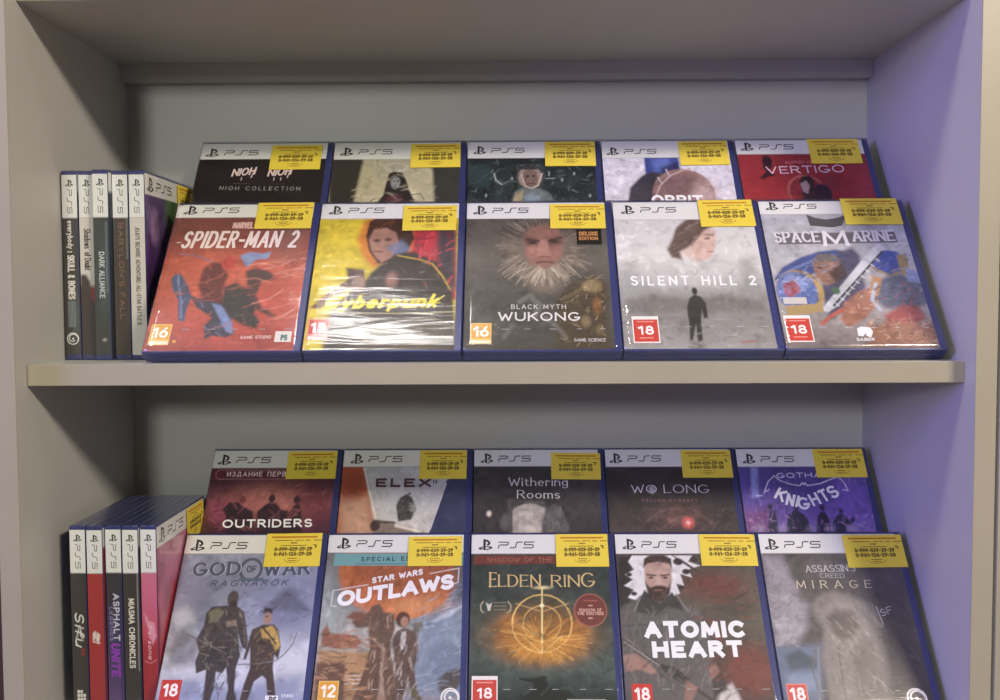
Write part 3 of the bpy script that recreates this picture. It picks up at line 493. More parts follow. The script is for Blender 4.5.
ART['white_splash'] = [
  ('vg',[(164.6,(81,75,69)),(121.6,(93,83,74)),(84.4,(87,79,71)),(48.9,(79,68,63)),(13.4,(67,58,54))]),
  ('noise',0.03,0.05,0.14,81),
  ('ell',26.4,115.8,30.6,11.4,0,(124,64,58),10,0.7),
  ('ell',44.3,38.5,22.8,21,0,(130,62,56),12,0.7),
  ('poly',[(43.4,140.8),(66.5,140.7),(68.6,66.4),(51,66.4)],(106,99,85),12,0.6),
  ('poly',[(-64.7,144.9),(-51.7,144.9),(-57.3,93.6),(-68.7,84.5)],(57,52,51),2,1),
  ('poly',[(-51.7,144.9),(4,144.8),(-0.3,138.9),(10.3,135.0),(-1.1,131.2),(1.7,123.5),(-8.9,127.3),(-6.4,115.9),(-13.5,117.8),(-10.8,108.4),(-22.1,104.6),(-47.7,101.0),(-58.3,104.7),(-52.3,112.2),(-61.1,116.0),(-52.5,121.7),(-59.5,126.5),(-50.8,131.3),(-55.8,139.0)],(232,230,230),0.7,1),
  ('ell',-55.8,126.5,2.8,2,0,(61,56,54),0.8,1),
  ('ell',-3.2,129.2,3.7,2.7,0,(61,56,54),0.8,1),
  ('ell',-9.6,138.9,4.6,3.4,0,(61,56,54),0.8,1),
  ('ell',-52.6,108.4,2.8,2,0,(61,56,54),0.8,1),
  ('ell',5.4,140.9,3.7,2.7,0,(61,56,54),0.8,1),
  ('ell',-9.3,114,2.7,2,0,(61,56,54),0.8,1),
  ('line',[(-14.5,144.8),(-4,138.9)],0.9,(71,64,62),0.4,1),
  ('line',[(-11.9,142.8),(-1.4,137.0)],0.9,(71,64,62),0.4,1),
  ('line',[(-9.4,140.9),(1.1,135.0)],0.9,(71,64,62),0.4,1),
  ('line',[(-6.8,138.9),(3.7,133.1)],0.9,(71,64,62),0.4,1),
  ('line',[(-4.2,137.0),(6.2,131.2)],0.9,(71,64,62),0.4,1),
  ('line',[(-1.7,135.0),(8.8,129.2)],0.9,(71,64,62),0.4,1),
  ('line',[(0.9,133.1),(11.3,127.3)],0.9,(71,64,62),0.4,1),
  ('poly',[(-70.3,86.3),(-64.2,97.3),(-53.1,101.0),(-47.3,106.6),(-18.3,106.5),(-8.4,97.2),(5.4,91.7),(11.1,78.9),(12,57.6),(8.2,11.7),(-68.4,11.7)],(98,93,92),1.6,1),
  ('poly',[(-47.6,102.8),(-43.2,112.2),(-29.8,99.1),(-17.9,110.3),(-11.8,99.1),(-9,91.7),(-22.8,97.2),(-34.4,88.1),(-52,91.7)],(67,64,64),1.2,1),
  ('line',[(-47.4,104.7),(-53.8,91.7)],1.2,(133,129,127),0.7,1),
  ('line',[(-14.5,108.4),(-5.4,91.7)],1.2,(133,129,127),0.7,1),
  ('line',[(-65.5,79.0),(4.2,80.7)],1.2,(71,68,68),1,0.8),
  ('poly',[(-41.3,135.1),(-37.1,140.9),(-20.5,140.9),(-16.4,135.1),(-16.8,121.6),(-21.5,110.3),(-30.3,103.7),(-38,108.4),(-41.7,119.7)],(188,158,146),1.4,1),
  ('poly',[(-42.4,133.2),(-40.8,141.9),(-34.9,145.3),(-21.9,145.3),(-15.7,141.9),(-15.9,131.2),(-18.1,137.0),(-28.1,139.0),(-38.4,137.0)],(74,58,54),0.9,1),
  ('poly',[(-41.7,119.7),(-37.6,114.1),(-31.9,115.9),(-25.6,115.9),(-21.2,114.0),(-17.8,120.7),(-19.9,108.4),(-27.8,100.9),(-35,101.9),(-40,106.5)],(72,56,52),1.2,1),
  ('line',[(-33.2,111.7),(-26.9,111.7)],1.2,(150,105,98),0.6,1),
  ('line',[(-39.3,126.4),(-32,125.5)],1.4,(66,50,48),0.7,1),
  ('line',[(-26.5,125.4),(-19.1,126.4)],1.4,(66,50,48),0.7,1),
  ('ell',-35.8,123.5,2.2,1,0,(60,48,45),0.6,1),
  ('ell',-23,123.5,2.2,1,0,(60,48,45),0.6,1),
  ('poly',[(-30.3,124.5),(-27.5,124.5),(-26.4,116.9),(-32.8,116.9)],(207,177,163),1,0.8),
  ('line',[(-66.3,66.5),(-51.3,55.9),(-31.5,42.0),(-2.6,21.7),(8.4,13.4)],3,(75,68,65),0.6,1),
  ('line',[(-64.7,64.7),(-46.4,51.5),(-25.1,36.9)],0.9,(169,162,153),0.4,1),
  ('poly',[(-36.4,45.5),(-21.1,42.0),(-10,31.8),(-15.6,28.4),(-28.7,35.2)],(61,56,56),1,1),
  ('poly',[(-67.3,52.4),(-54.9,54.2),(-43.4,45.5),(-37.2,36.9),(-44.1,36.9),(-52.5,40.3),(-64.8,38.6)],(159,125,114),1.6,1),
  ('poly',[(6.7,42.0),(14,45.4),(16.7,38.6),(8.9,31.8)],(151,115,103),2,1),
  ('poly',[(-13.5,31.8),(-3.9,25.0),(-10.3,13.4),(-17,15.0)],(147,113,103),1.6,1),
  ('poly',[(14.8,23.3),(25.7,28.4),(29.7,20.0),(32,11.7),(9.9,11.7)],(201,195,191),2.5,1),
  ('poly',[(8.9,31.8),(18,35.1),(21.6,23.3),(10.7,18.3)],(63,58,58),2,1),
  ('hatch',[(-61,91.8),(-48,97.3),(-30.5,91.7),(-8.4,97.2),(9.9,84.4),(7.9,23.3),(-65.8,23.4)],150,9,1.3,[(120,116,114),(71,68,68),(135,131,127),(86,81,81)],91,70,40,0.5),
  ('hatch',[(0.2,126.4),(63.6,121.5),(56.3,15.0),(9.5,15.0)],80,14,1.8,[(138,70,63),(66,56,52),(111,96,85)],92,12,30,0.4),
  ('hatch',[(-37.9,110.3),(-23,114.0),(-19.9,108.4),(-29.6,100.9),(-38.5,102.8)],40,5,0.7,[(105,83,76),(48,37,36)],93,80,30,0.6),
  ('hatch',[(-59.3,66.5),(-31.2,45.5),(6.9,15.0),(-11.8,15.0),(-51.8,48.9)],40,9,1,[(143,135,127),(47,43,43)],94,-36,14,0.6),
  ('hatch',[(-38.7,144.9),(-18.2,144.8),(-17.3,135.1),(-39.5,135.1)],30,4,0.6,[(105,85,78),(52,41,39)],95,80,20,0.6),
  ('detail',420,4,2,0.22,914),
  ('detail',110,9,4.5,0.18,964),
  ('header',146.7),
  ('logo',-60.2,155.8,50.5),
  ('sticker',37.9,149.8,52.1,31.1),
  ('text','ATOMIC',(-45.9,67.8),(43.3,68.2),15.3,(236,237,238),0.28,0,0,0),
  ('text','HEART',(-40.4,50.2),(39.2,51.0),14.88,(236,237,238),0.28,0,0,0),
  ('rating',-52.2,17.5,'18','r'),
]
ART['hooded_stone'] = [
  ('vg',[(164.3,(90,85,86)),(102.6,(94,89,88)),(57.5,(87,81,79)),(13.3,(77,70,71))]),
  ('noise',0.03,0.06,0.16,91),
  ('poly',[(-65.8,144.6),(-47.3,144.6),(-41.9,121.4),(-37.8,102.6),(-31.6,97.1),(-37.2,75.2),(-48.3,61.9),(-66.3,59.3)],(166,160,167),6,0.9),
  ('ell',-57.6,102.6,12.6,17.1,0,(149,143,148),6,0.8),
  ('noise',0.15,0.15,0.1,92),
  ('poly',[(-69.8,59.3),(-25.3,62.8),(-32.8,13.3),(-66.7,13.3)],(108,120,143),4,0.9),
  ('poly',[(-60.4,52.3),(-45.6,57.5),(-33.1,48.8),(-34.4,41.9),(-57.2,40.2)],(74,83,93),3,0.8),
  ('poly',[(-61.5,35.1),(-33.3,38.5),(-36.1,23.3),(-60.5,20.0)],(139,153,179),5,0.8),
  ('line',[(-29.5,59.3),(-35.9,15.0)],1.4,(154,151,154),1,0.6),
  ('poly',[(-28,97.1),(-20.9,106.3),(-7.6,110.0),(7.9,106.3),(24.4,98.8),(30.2,84.2),(31.3,57.5),(26.6,13.3),(-27.7,13.3),(-27.9,48.8),(-21.3,75.2),(-27.5,89.7)],(141,135,129),4,0.9),  # pale figure, with film glare painted into its tone
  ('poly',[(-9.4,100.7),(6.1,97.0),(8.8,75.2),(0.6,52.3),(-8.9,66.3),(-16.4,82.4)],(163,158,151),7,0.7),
  ('poly',[(-17.5,86.1),(-6.8,95.2),(6.8,91.5),(11.3,78.8),(1.7,66.3),(-12.4,66.3)],(87,79,75),4,0.8),
  ('line',[(-28.2,66.3),(-37.9,41.9),(-34.5,13.3)],1.6,(112,106,101),1.2,0.8),
  ('poly',[(-1.1,61.0),(19.2,66.3),(23.2,13.3),(-3.9,13.3)],(114,108,103),5,0.7),
  ('line',[(-12,59.3),(-13.8,15.0)],1.4,(106,99,95),1,0.8),
  ('poly',[(23.5,111.9),(61,121.3),(57.3,31.7),(58.8,13.3),(23.2,13.3),(26.3,66.3)],(73,66,68),8,0.8),
  ('hatch',[(-64.5,140.7),(-32.4,102.6),(-39.5,61.9),(-66.3,59.3)],60,7,1.6,[(184,179,184),(122,116,120)],96,30,80,0.5),
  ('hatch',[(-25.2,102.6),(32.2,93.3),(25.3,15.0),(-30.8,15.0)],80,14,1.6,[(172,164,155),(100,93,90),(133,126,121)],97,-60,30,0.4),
  ('hatch',[(30.6,102.5),(67.9,111.8),(57.5,15.0),(23.6,15.0)],50,12,1.2,[(102,93,94),(53,48,49)],98,-40,40,0.5),
  ('detail',420,4,2,0.22,915),
  ('detail',110,9,4.5,0.18,965),
  ('header',147.0),
  ('logo',-62.3,155.5,52.2),
  ('sticker',38.9,148.6,54.7,32.0),
  ('text',"ASSASSIN'S",(-27.9,128.1),(18,129.0),7.13,(201,199,199),0.13,0,1,0.4),
  ('text','CREED',(-16.1,122.8),(6.7,122.8),4.75,(182,180,180),0.14,0,1,0.4),
  ('text','MIRAGE',(-38.8,112.9),(29.3,113.3),7.86,(210,197,172),0.13,0,1,0.4,0.8),
  ('line',[(29.2,96.1),(32,80.6)],0.8,(180,178,180),0.4,1),
  ('text','SF',(32.6,86.9),(43.2,90.5),6.3,(180,178,180),0.12,0.1,1,0),
  ('rating',-54.1,17.5,'18','p'),
  ('swirl',46.7,15.8,8),
]
ART['maroon_trio'] = [
  ('vg',[(167.1,(78,41,54)),(131,(83,46,61)),(105.9,(129,72,85)),(77.3,(83,44,64)),(-28.7,(60,36,51))]),
  ('noise',0.03,0.05,0.2,101),
  ('ell',-2.4,111.3,41,17.2,0,(197,127,117),14,0.8),
  ('ell',-44.9,98.5,20,12.9,0,(142,65,95),10,0.6),
  ('ell',38,111.2,16.4,19.3,0,(102,42,59),10,0.6),
  ('poly',[(-49.2,100.7),(-42.5,109.2),(-33.2,108.1),(-28.6,103.8),(-21.1,100.6),(-17.8,98.4),(-10.9,48.6),(-37.2,48.6),(-44.2,94.2)],(57,38,48),1.2,1),
  ('ell',-29.7,111.4,3.1,3.9,0,(131,71,71),0.8,1),
  ('poly',[(-13.8,98.4),(-7.6,104.8),(-3,108.1),(4.1,108.0),(10.1,100.5),(19.4,98.3),(25.2,48.5),(-6.9,48.6)],(57,38,48),1.2,1),
  ('ell',-0.5,112.4,3.3,4.5,0,(77,53,59),0.8,1),
  ('poly',[(19.4,98.3),(22.6,104.8),(27.4,106.9),(30.1,100.5),(38.9,48.5),(23.3,48.5)],(57,38,48),1.2,1),
  ('ell',24.9,111.2,3.4,4.4,0,(72,48,54),0.8,1),
  ('noise',0.2,0.2,0.12,102),
  ('poly',[(-64.3,144.6),(55,144.2),(56.1,133.1),(-64.6,133.4)],(104,47,55),0.5,1),
  ('hatch',[(-66.3,131.2),(58.4,130.8),(61.3,79.2),(-63.8,79.5)],60,12,1.4,[(167,95,109),(71,34,51),(204,127,126)],101,20,60,0.35),
  ('detail',420,4,2,0.22,916),
  ('detail',110,9,4.5,0.18,966),
  ('header',146.1),
  ('logo',-61.9,155.3,54.4),
  ('sticker',36,148.9,50.9,30.9),
  ('line',[(-59.1,144.0),(-61.7,141.2),(-60.8,135.6),(-57.5,133.9),(15.2,133.7)],0.7,(193,139,143),0.3,1),
  ('line',[(-59.1,144.0),(14,143.8)],0.7,(193,139,143),0.3,1),
  ('text','ИЗДАНИЕ ПЕРВОГО',(-50.2,136.7),(27.1,136.5),5.62,(250,225,232),0.17,0,0,0,0.45),
  ('text','OUTRIDERS',(-46.2,81.1),(43.2,81.9),8.92,(250,250,250),0.2,-0.06,0,0),
]
ART['pale_wedge'] = [
  ('vg',[(166.7,(185,185,192)),(110.9,(197,197,203)),(77,(217,212,207)),(-28.8,(185,181,180))]),
  ('noise',0.03,0.03,0.06,104),
  ('poly',[(-73.9,148.7),(-46.1,148.6),(-28.8,79.1),(-7.2,-28.8),(-63,-28.8)],(175,85,57),1,1),
  ('poly',[(-66.4,111.1),(-38.4,115.4),(-27.7,77.0),(-21.7,48.3),(-62.6,48.4)],(206,170,148),9,0.8),
  ('ell',-53.5,126.4,9.2,13.2,0,(142,64,48),6,0.6),
  ('line',[(-44.9,146.3),(-28.5,89.6)],1,(250,237,221),0.6,1),
  ('poly',[(40.7,132.7),(69,148.2),(71.8,-28.9),(11.4,-28.8),(25.5,81.1)],(62,65,97),0.8,1),
  ('line',[(39.9,128.3),(25.6,79.0)],1,(242,242,250),0.6,1),
  ('poly',[(-9.5,104.5),(-6,113.1),(0.8,117.4),(6.1,113.1),(10.7,102.3),(6.3,89.6),(-6.5,87.5),(-8,95.9)],(76,72,74),1.2,1),
  ('poly',[(3.4,107.7),(9.4,107.7),(10.9,98.0),(4.9,98.0)],(148,145,147),1,1),
  ('ell',3.4,117.4,1.2,1.5,0,(73,70,72),0.5,1),
  ('poly',[(-32.5,89.6),(-26.6,89.6),(-12.4,85.4),(7.7,81.1),(19.8,75.9),(21.1,48.3),(-27.6,48.3)],(146,130,120),2,1),
  ('ell',-29.1,83.3,5,5.8,0,(75,62,62),1.2,1),
  ('line',[(-26.4,87.5),(-10.4,86.4)],2.6,(88,77,75),1,1),
  ('line',[(-8.3,83.3),(15.8,76.9)],3,(241,232,218),1.4,1),
  ('hatch',[(-9.9,111.0),(8,115.2),(9.3,89.5),(-6.5,87.5)],40,4,0.9,[(135,130,131),(44,42,43)],105,40,70,0.6),
  ('detail',420,4,2,0.22,917),
  ('detail',110,9,4.5,0.18,967),
  ('header',147.3),
  ('logo',-59.6,156,53.2),
  ('sticker',36.4,149.1,48.2,32.0),
  ('text','ELEX',(-31.5,124.6),(24.8,124.5),9.68,(79,46,52),0.26,0,0,0),
  ('text','II',(26.7,128.3),(30.7,128.3),4.5,(79,46,52),0.3,0,0,0),
]
ART['dim_room'] = [
  ('vg',[(166.2,(66,63,64)),(121.4,(69,66,65)),(76.7,(61,58,59)),(-28.9,(49,47,47))]),
  ('noise',0.03,0.03,0.2,107),
  ('poly',[(-27.9,97.8),(-23.9,104.2),(-13.9,107.4),(-3.9,106.3),(5,102.0),(6.7,48.0),(-26.2,48.1)],(184,177,168),2.5,1),
  ('poly',[(-25.9,102.0),(-27.9,105.3),(-28.2,48.1),(-32,48.1),(-31.9,110.7),(5.2,110.6),(5,102.0),(-9.8,108.4)],(90,85,83),1.2,1),
  ('poly',[(1.8,89.2),(8,102.0),(16.2,106.2),(21.9,97.7),(27.4,85.0),(30,48.0),(-3,48.0)],(103,100,98),2,1),
  ('noise',0.25,0.2,0.2,108),
  ('ell',-50.9,95.7,2.2,2.8,0,(241,232,221),1.6,1),
  ('ell',-34.9,87.2,4.9,8.4,0,(103,100,98),2.5,1),
  ('ell',-10.3,79.8,6,3.2,0,(216,207,195),2.5,1),
  ('ell',-12.9,107.4,2,1.5,0,(110,102,101),0.7,1),
  ('ell',-7.9,107.4,2.1,1.5,0,(110,102,101),0.7,1),
  ('ell',-2.8,107.3,2,1.5,0,(110,102,101),0.7,1),
  ('ell',2.2,107.3,2,1.5,0,(110,102,101),0.7,1),
  ('hatch',[(0,99.8),(20.1,104.1),(31.1,78.7),(-0.4,76.7)],40,6,0.9,[(135,130,127),(61,57,57)],107,70,30,0.6),
  ('hatch',[(-60,110.7),(-31.9,110.7),(-32,76.8),(-59.6,76.8)],20,8,1,[(98,95,93),(36,35,36)],108,80,20,0.6),
  ('detail',420,4,2,0.22,918),
  ('detail',110,9,4.5,0.18,968),
  ('header',147.5),
  ('logo',-60.1,156.1,51.5),
  ('sticker',37.5,146.9,49.9,29.5),
  ('text','Withering',(-31.4,125.4),(28.8,125.2),9.46,(241,237,235),0.11,0,1,0.5),
  ('text','Rooms',(-22.9,111.7),(20.3,111.6),9.46,(241,237,235),0.11,0,1,0.5),
]
ART['black_dragon'] = [
  ('vg',[(165.7,(56,51,54)),(110.2,(61,55,54)),(76.4,(75,65,64)),(-29.1,(49,45,46))]),
  ('noise',0.04,0.04,0.22,111),
  ('ell',4.2,93.1,23.4,12.9,0,(111,83,76),9,0.7),
  ('ell',11.4,85.7,4.9,5.3,0,(250,117,113),4,0.9),
  ('ell',11.4,85.7,1.6,1.7,0,(250,227,222),1,1),
  ('ell',-4.1,88.9,3.9,4.2,0,(149,108,95),3,0.6),
  ('noise',0.25,0.25,0.2,112),
  ('line',[(-30,86.9),(-15.3,97.4),(1,101.6)],1.2,(133,108,102),1,0.6),
  ('line',[(14.9,101.6),(24.2,95.2),(34.9,84.6)],1.2,(133,108,102),1,0.6),
  ('line',[(-12.8,80.6),(-4.1,88.9),(8.1,93.1)],1.2,(133,108,102),1,0.6),
  ('hatch',[(-34.8,101.7),(48.8,101.5),(51.9,78.3),(-36.6,78.5)],90,7,0.9,[(133,105,99),(36,32,33),(108,76,71)],111,25,70,0.5),
  ('detail',420,4,2,0.22,919),
  ('detail',110,9,4.5,0.18,969),
  ('header',146.5),
  ('logo',-62.6,155.7,52.8),
  ('sticker',36.5,149.1,51,31.4),
  ('text','WO',(-42.2,117.4),(-16.6,117.3),9.14,(234,230,237),0.1,0,1,0.6),
  ('text','LONG',(-9.6,117.3),(35.6,117.1),9.35,(234,230,237),0.1,0,1,0.6),
  ('text','FALLEN DYNASTY',(-32.4,108.1),(23.6,108.0),2.79,(169,121,125),0.15,0,0,0,0.6),
  ('ell',-21.3,121.1,3,4.4,0,(217,212,219),1.4,0.6),
]
ART['violet_city'] = [
  ('vg',[(165.3,(81,73,129)),(120.7,(88,74,143)),(93.9,(120,96,169)),(76.1,(137,116,175)),(-29.2,(74,63,111))]),
  ('noise',0.04,0.03,0.18,114),
  ('ell',40.8,109.7,16,25.8,0,(127,97,188),10,0.7),
  ('poly',[(-53.1,145.1),(-47,145.1),(-50.6,112.1),(-56.6,112.2)],(157,165,221),2.5,1),
  ('poly',[(-68.6,97.2),(-40.2,101.4),(-41.9,76.2),(-69.6,74.2)],(132,79,121),6,0.7),
  ('line',[(-51.3,114.3),(-46.3,114.3)],1,(218,225,250),0.8,1),
  ('line',[(-64.6,142.9),(-67.9,110.0)],1.4,(106,91,159),1.4,0.5),
  ('line',[(-50.4,142.9),(-53.9,110.0)],1.4,(106,91,159),1.4,0.5),
  ('line',[(-36.2,142.8),(-39.9,110.0)],1.4,(106,91,159),1.4,0.5),
  ('line',[(-21.9,142.8),(-26,109.9)],1.4,(106,91,159),1.4,0.5),
  ('line',[(-7.7,142.7),(-12,109.9)],1.4,(106,91,159),1.4,0.5),
  ('line',[(6.5,142.7),(2,109.8)],1.4,(106,91,159),1.4,0.5),
  ('line',[(20.7,142.6),(15.9,109.8)],1.4,(106,91,159),1.4,0.5),
  ('line',[(34.9,142.6),(29.9,109.8)],1.4,(106,91,159),1.4,0.5),
  ('line',[(49.1,142.5),(43.8,109.7)],1.4,(106,91,159),1.4,0.5),
  ('line',[(63.3,142.5),(57.7,109.7)],1.4,(106,91,159),1.4,0.5),
  ('poly',[(-45.8,76.2),(-42.1,95.0),(-39.5,99.3),(-35.5,99.2),(-35.5,92.9),(-35.1,76.2),(-38.4,47.6),(-51.9,47.6)],(54,50,72),1,1),
  ('ell',-40,102.5,2.5,2.9,0,(54,50,72),0.8,1),
  ('poly',[(-28.2,76.1),(-23.6,92.9),(-18,97.1),(-14.4,101.3),(-12.1,97.1),(-5.9,92.8),(-2.8,76.1),(-7.6,47.5),(-34.6,47.6)],(54,50,72),1,1),
  ('ell',-14,103.5,2.5,3.6,0,(54,50,72),0.8,1),
  ('poly',[(1.2,76.1),(6,92.8),(9.7,97.0),(12.7,97.0),(16.5,90.7),(15.8,76.0),(11.7,47.5),(-5.7,47.5)],(54,50,72),1,1),
  ('ell',11.4,101.3,2.4,3.2,0,(54,50,72),0.8,1),
  ('poly',[(16.8,76.0),(21.4,90.6),(28.1,94.8),(33.6,92.7),(36.4,86.4),(39.3,91.7),(42.1,90.6),(38.7,83.3),(32.6,82.2),(25.1,47.5),(11.7,47.5)],(54,50,72),1,1),
  ('ell',29.7,98,2.3,3.2,0,(54,50,72),0.8,1),
  ('ell',-53.2,79.3,4.9,4.2,0,(184,166,191),3,0.6),
  ('ell',-30.7,79.3,5,4.1,0,(184,166,191),3,0.6),
  ('ell',-2.2,79.2,4.9,4.2,0,(184,166,191),3,0.6),
  ('ell',15.4,79.1,4.9,4.2,0,(184,166,191),3,0.6),
  ('ell',36.9,79.1,5,4.2,0,(184,166,191),3,0.6),
  ('line',[(-43.8,117.5),(-38.1,129.5),(-31.1,136.1),(-25.8,130.6),(-14.4,126.2),(-6.5,125.1),(-4,128.3),(-2.8,126.1),(-1,128.3),(0.5,125.0),(13.9,127.2),(27,132.6),(33.5,134.8),(38.3,128.2),(40.7,119.5)],0.9,(247,238,250),0.4,1),
  ('line',[(-43.8,117.5),(-38.4,120.8)],0.9,(247,238,250),0.4,1),
  ('line',[(40.7,119.5),(35.9,120.6)],0.9,(247,238,250),0.4,1),
  ('hatch',[(-62.9,140.7),(68.9,140.3),(66.1,78.0),(-65.1,78.3)],120,9,1.1,[(138,117,204),(57,48,103),(172,151,221)],114,86,10,0.4),
  ('hatch',[(-63.2,93.0),(67.2,92.6),(67.6,75.9),(-61.5,76.2)],60,5,1,[(209,188,217),(73,63,95),(229,153,192)],115,0,90,0.5),
  ('detail',420,4,2,0.22,920),
  ('detail',110,9,4.5,0.18,970),
  ('header',146.0),
  ('logo',-61,154.7,52.6),
  ('sticker',37.4,149.5,51.3,31.9),
  ('text','GOTHAM',(-28.4,133.4),(27.3,134.3),5.62,(242,233,250),0.14,0,0,0),
  ('text','K',(-35.1,112.1),(-26.5,106.7),13.75,(250,250,250),0.19,0,0,0),
  ('text','N',(-24.8,104.6),(-16.8,101.9),13.75,(250,250,250),0.19,0,0,0),
  ('text','I',(-15.7,102.4),(-12.9,101.3),13.44,(250,250,250),0.19,0,0,0),
  ('text','G',(-11.8,98.7),(0.2,99.7),13.44,(250,250,250),0.19,0,0,0),
  ('text','H',(3.2,102.3),(12.2,105.5),13.44,(250,250,250),0.19,0,0,0),
  ('text','T',(14.3,106.6),(21.9,109.8),13.44,(250,250,250),0.19,0,0,0),
  ('text','S',(23.9,109.8),(32.7,114.6),13.75,(250,250,250),0.19,0,0,0),
]

# ------------------------------------------------------------------ materials
def lin(c):
    v = c / 255.0
    return v / 12.92 if v <= 0.04045 else ((v + 0.055) / 1.055) ** 2.4
def rgb(c): return tuple(lin(v) for v in c)

def new_mat(name):
    m = bpy.data.materials.new(name); m.use_nodes = True
    nt = m.node_tree
    return m, nt, nt.nodes['Principled BSDF']

def print_mat(name, rough, coat):
    m, nt, b = new_mat(name)
    a = nt.nodes.new('ShaderNodeVertexColor'); a.layer_name = 'ink'
    nt.links.new(a.outputs['Color'], b.inputs['Base Color'])
    b.inputs['Roughness'].default_value = rough
    b.inputs['Specular IOR Level'].default_value = 0.35
    b.inputs['Coat Weight'].default_value = coat
    b.inputs['Coat Roughness'].default_value = 0.25
    return m

def solid_mat(name, col, rough=0.5, spec=0.4, noise=0.0, nscale=8.0, bump=0.0, bscale=400.0):
    m, nt, b = new_mat(name)
    b.inputs['Roughness'].default_value = rough
    b.inputs['Specular IOR Level'].default_value = spec
    c = rgb(col)
    tc = nt.nodes.new('ShaderNodeTexCoord')
    n = nt.nodes.new('ShaderNodeTexNoise'); n.inputs['Scale'].default_value = nscale; n.inputs['Detail'].default_value = 5
    nt.links.new(tc.outputs['Object'], n.inputs['Vector'])
    r = nt.nodes.new('ShaderNodeValToRGB')
    r.color_ramp.elements[0].position = 0.3; r.color_ramp.elements[1].position = 0.7
    r.color_ramp.elements[0].color = tuple(v * (1 - noise) for v in c) + (1,)
    r.color_ramp.elements[1].color = tuple(min(1, v * (1 + noise)) for v in c) + (1,)
    nt.links.new(n.outputs['Fac'], r.inputs['Fac']); nt.links.new(r.outputs['Color'], b.inputs['Base Color'])
    if bump:
        n2 = nt.nodes.new('ShaderNodeTexNoise'); n2.inputs['Scale'].default_value = bscale; n2.inputs['Detail'].default_value = 3
        nt.links.new(tc.outputs['Object'], n2.inputs['Vector'])
        bp = nt.nodes.new('ShaderNodeBump'); bp.inputs['Strength'].default_value = bump; bp.inputs['Distance'].default_value = 0.0003
        nt.links.new(n2.outputs['Fac'], bp.inputs['Height']); nt.links.new(bp.outputs['Normal'], b.inputs['Normal'])
    return m

def film_mat(name, wrinkle):
    m = bpy.data.materials.new(name); m.use_nodes = True
    nt = m.node_tree; nt.nodes.clear()
    N = nt.nodes.new; L = nt.links.new
    out = N('ShaderNodeOutputMaterial'); mix = N('ShaderNodeMixShader')
    tr = N('ShaderNodeBsdfTransparent'); tr.inputs['Color'].default_value = (0.99, 0.99, 0.99, 1)
    gl = N('ShaderNodeBsdfGlossy'); gl.inputs['Roughness'].default_value = 0.12
    gl.inputs['Color'].default_value = (1, 1, 1, 1)
    fr = N('ShaderNodeFresnel'); geo = N('ShaderNodeNewGeometry')
    ior = N('ShaderNodeMapRange'); ior.inputs['To Min'].default_value = 1.5; ior.inputs['To Max'].default_value = 1 / 1.5   # a thin sheet reflects alike from both sides
    L(geo.outputs['Backfacing'], ior.inputs['Value']); L(ior.outputs['Result'], fr.inputs['IOR'])
    tc = N('ShaderNodeTexCoord'); oi = N('ShaderNodeObjectInfo')
    off = N('ShaderNodeVectorMath'); off.operation = 'SCALE'; off.inputs[0].default_value = (7.3, 3.1, 5.7)
    L(oi.outputs['Random'], off.inputs['Scale'])
    def layer(sx, sz, scale, detail, dist):
        sc = N('ShaderNodeVectorMath'); sc.operation = 'MULTIPLY'; sc.inputs[1].default_value = (sx, 1.0, sz)
        ad = N('ShaderNodeVectorMath'); ad.operation = 'ADD'
        L(tc.outputs['Object'], sc.inputs[0]); L(sc.outputs[0], ad.inputs[0]); L(off.outputs[0], ad.inputs[1])
        n = N('ShaderNodeTexNoise'); n.inputs['Scale'].default_value = scale; n.inputs['Detail'].default_value = detail
        n.inputs['Distortion'].default_value = dist; L(ad.outputs[0], n.inputs['Vector'])
        return n.outputs['Fac']
    a = layer(0.6, 1.5, 16.0, 1.0, 0.3)
    b_ = layer(0.35, 3.0, 30.0, 2.5, 1.0)
    b1 = N('ShaderNodeBump'); b1.inputs['Strength'].default_value = 1.0; b1.inputs['Distance'].default_value = 0.0013
    b2 = N('ShaderNodeBump'); b2.inputs['Strength'].default_value = 1.0; b2.inputs['Distance'].default_value = 0.00028
    L(a, b1.inputs['Height']); L(b_, b2.inputs['Height']); L(b1.outputs['Normal'], b2.inputs['Normal'])
    if wrinkle: L(b2.outputs['Normal'], gl.inputs['Normal'])
    L(fr.outputs['Fac'], mix.inputs['Fac']); L(tr.outputs[0], mix.inputs[1]); L(gl.outputs[0], mix.inputs[2])
    L(mix.outputs[0], out.inputs['Surface'])
    return m

M = dict(
    paper=print_mat('printed_paper', 0.45, 0.15),
    label=print_mat('sticker_paper', 0.55, 0.0),
    film=film_mat('clear_film', True), tight=film_mat('tight_film', False),
    shell=solid_mat('blue_case_plastic', (54, 60, 112), 0.28, 0.5, 0.05, 20),
    panel=solid_mat('white_laminate', (186, 184, 178), 0.42, 0.4, 0.025, 5, 0.15, 300),
    edge=solid_mat('cream_edge_band', (166, 158, 135), 0.4, 0.4, 0.03, 12, 0.1, 300),
    riser=solid_mat('grey_riser_board', (120, 118, 116), 0.6, 0.3, 0.03, 10),
    seam=None, wall=solid_mat('brown_wall_paint', (84, 60, 40), 0.7, 0.3, 0.06, 4),
    floor=solid_mat('grey_floor_tile', (150, 142, 132), 0.4, 0.4, 0.06, 3),
)
def seam_mat():
    m = bpy.data.materials.new('heat_seal_seam'); m.use_nodes = True
    nt = m.node_tree; b = nt.nodes['Principled BSDF']
    b.inputs['Base Color'].default_value = (0.85, 0.85, 0.85, 1); b.inputs['Roughness'].default_value = 0.3
    b.inputs['Alpha'].default_value = 0.3
    return m
M['seam'] = seam_mat()

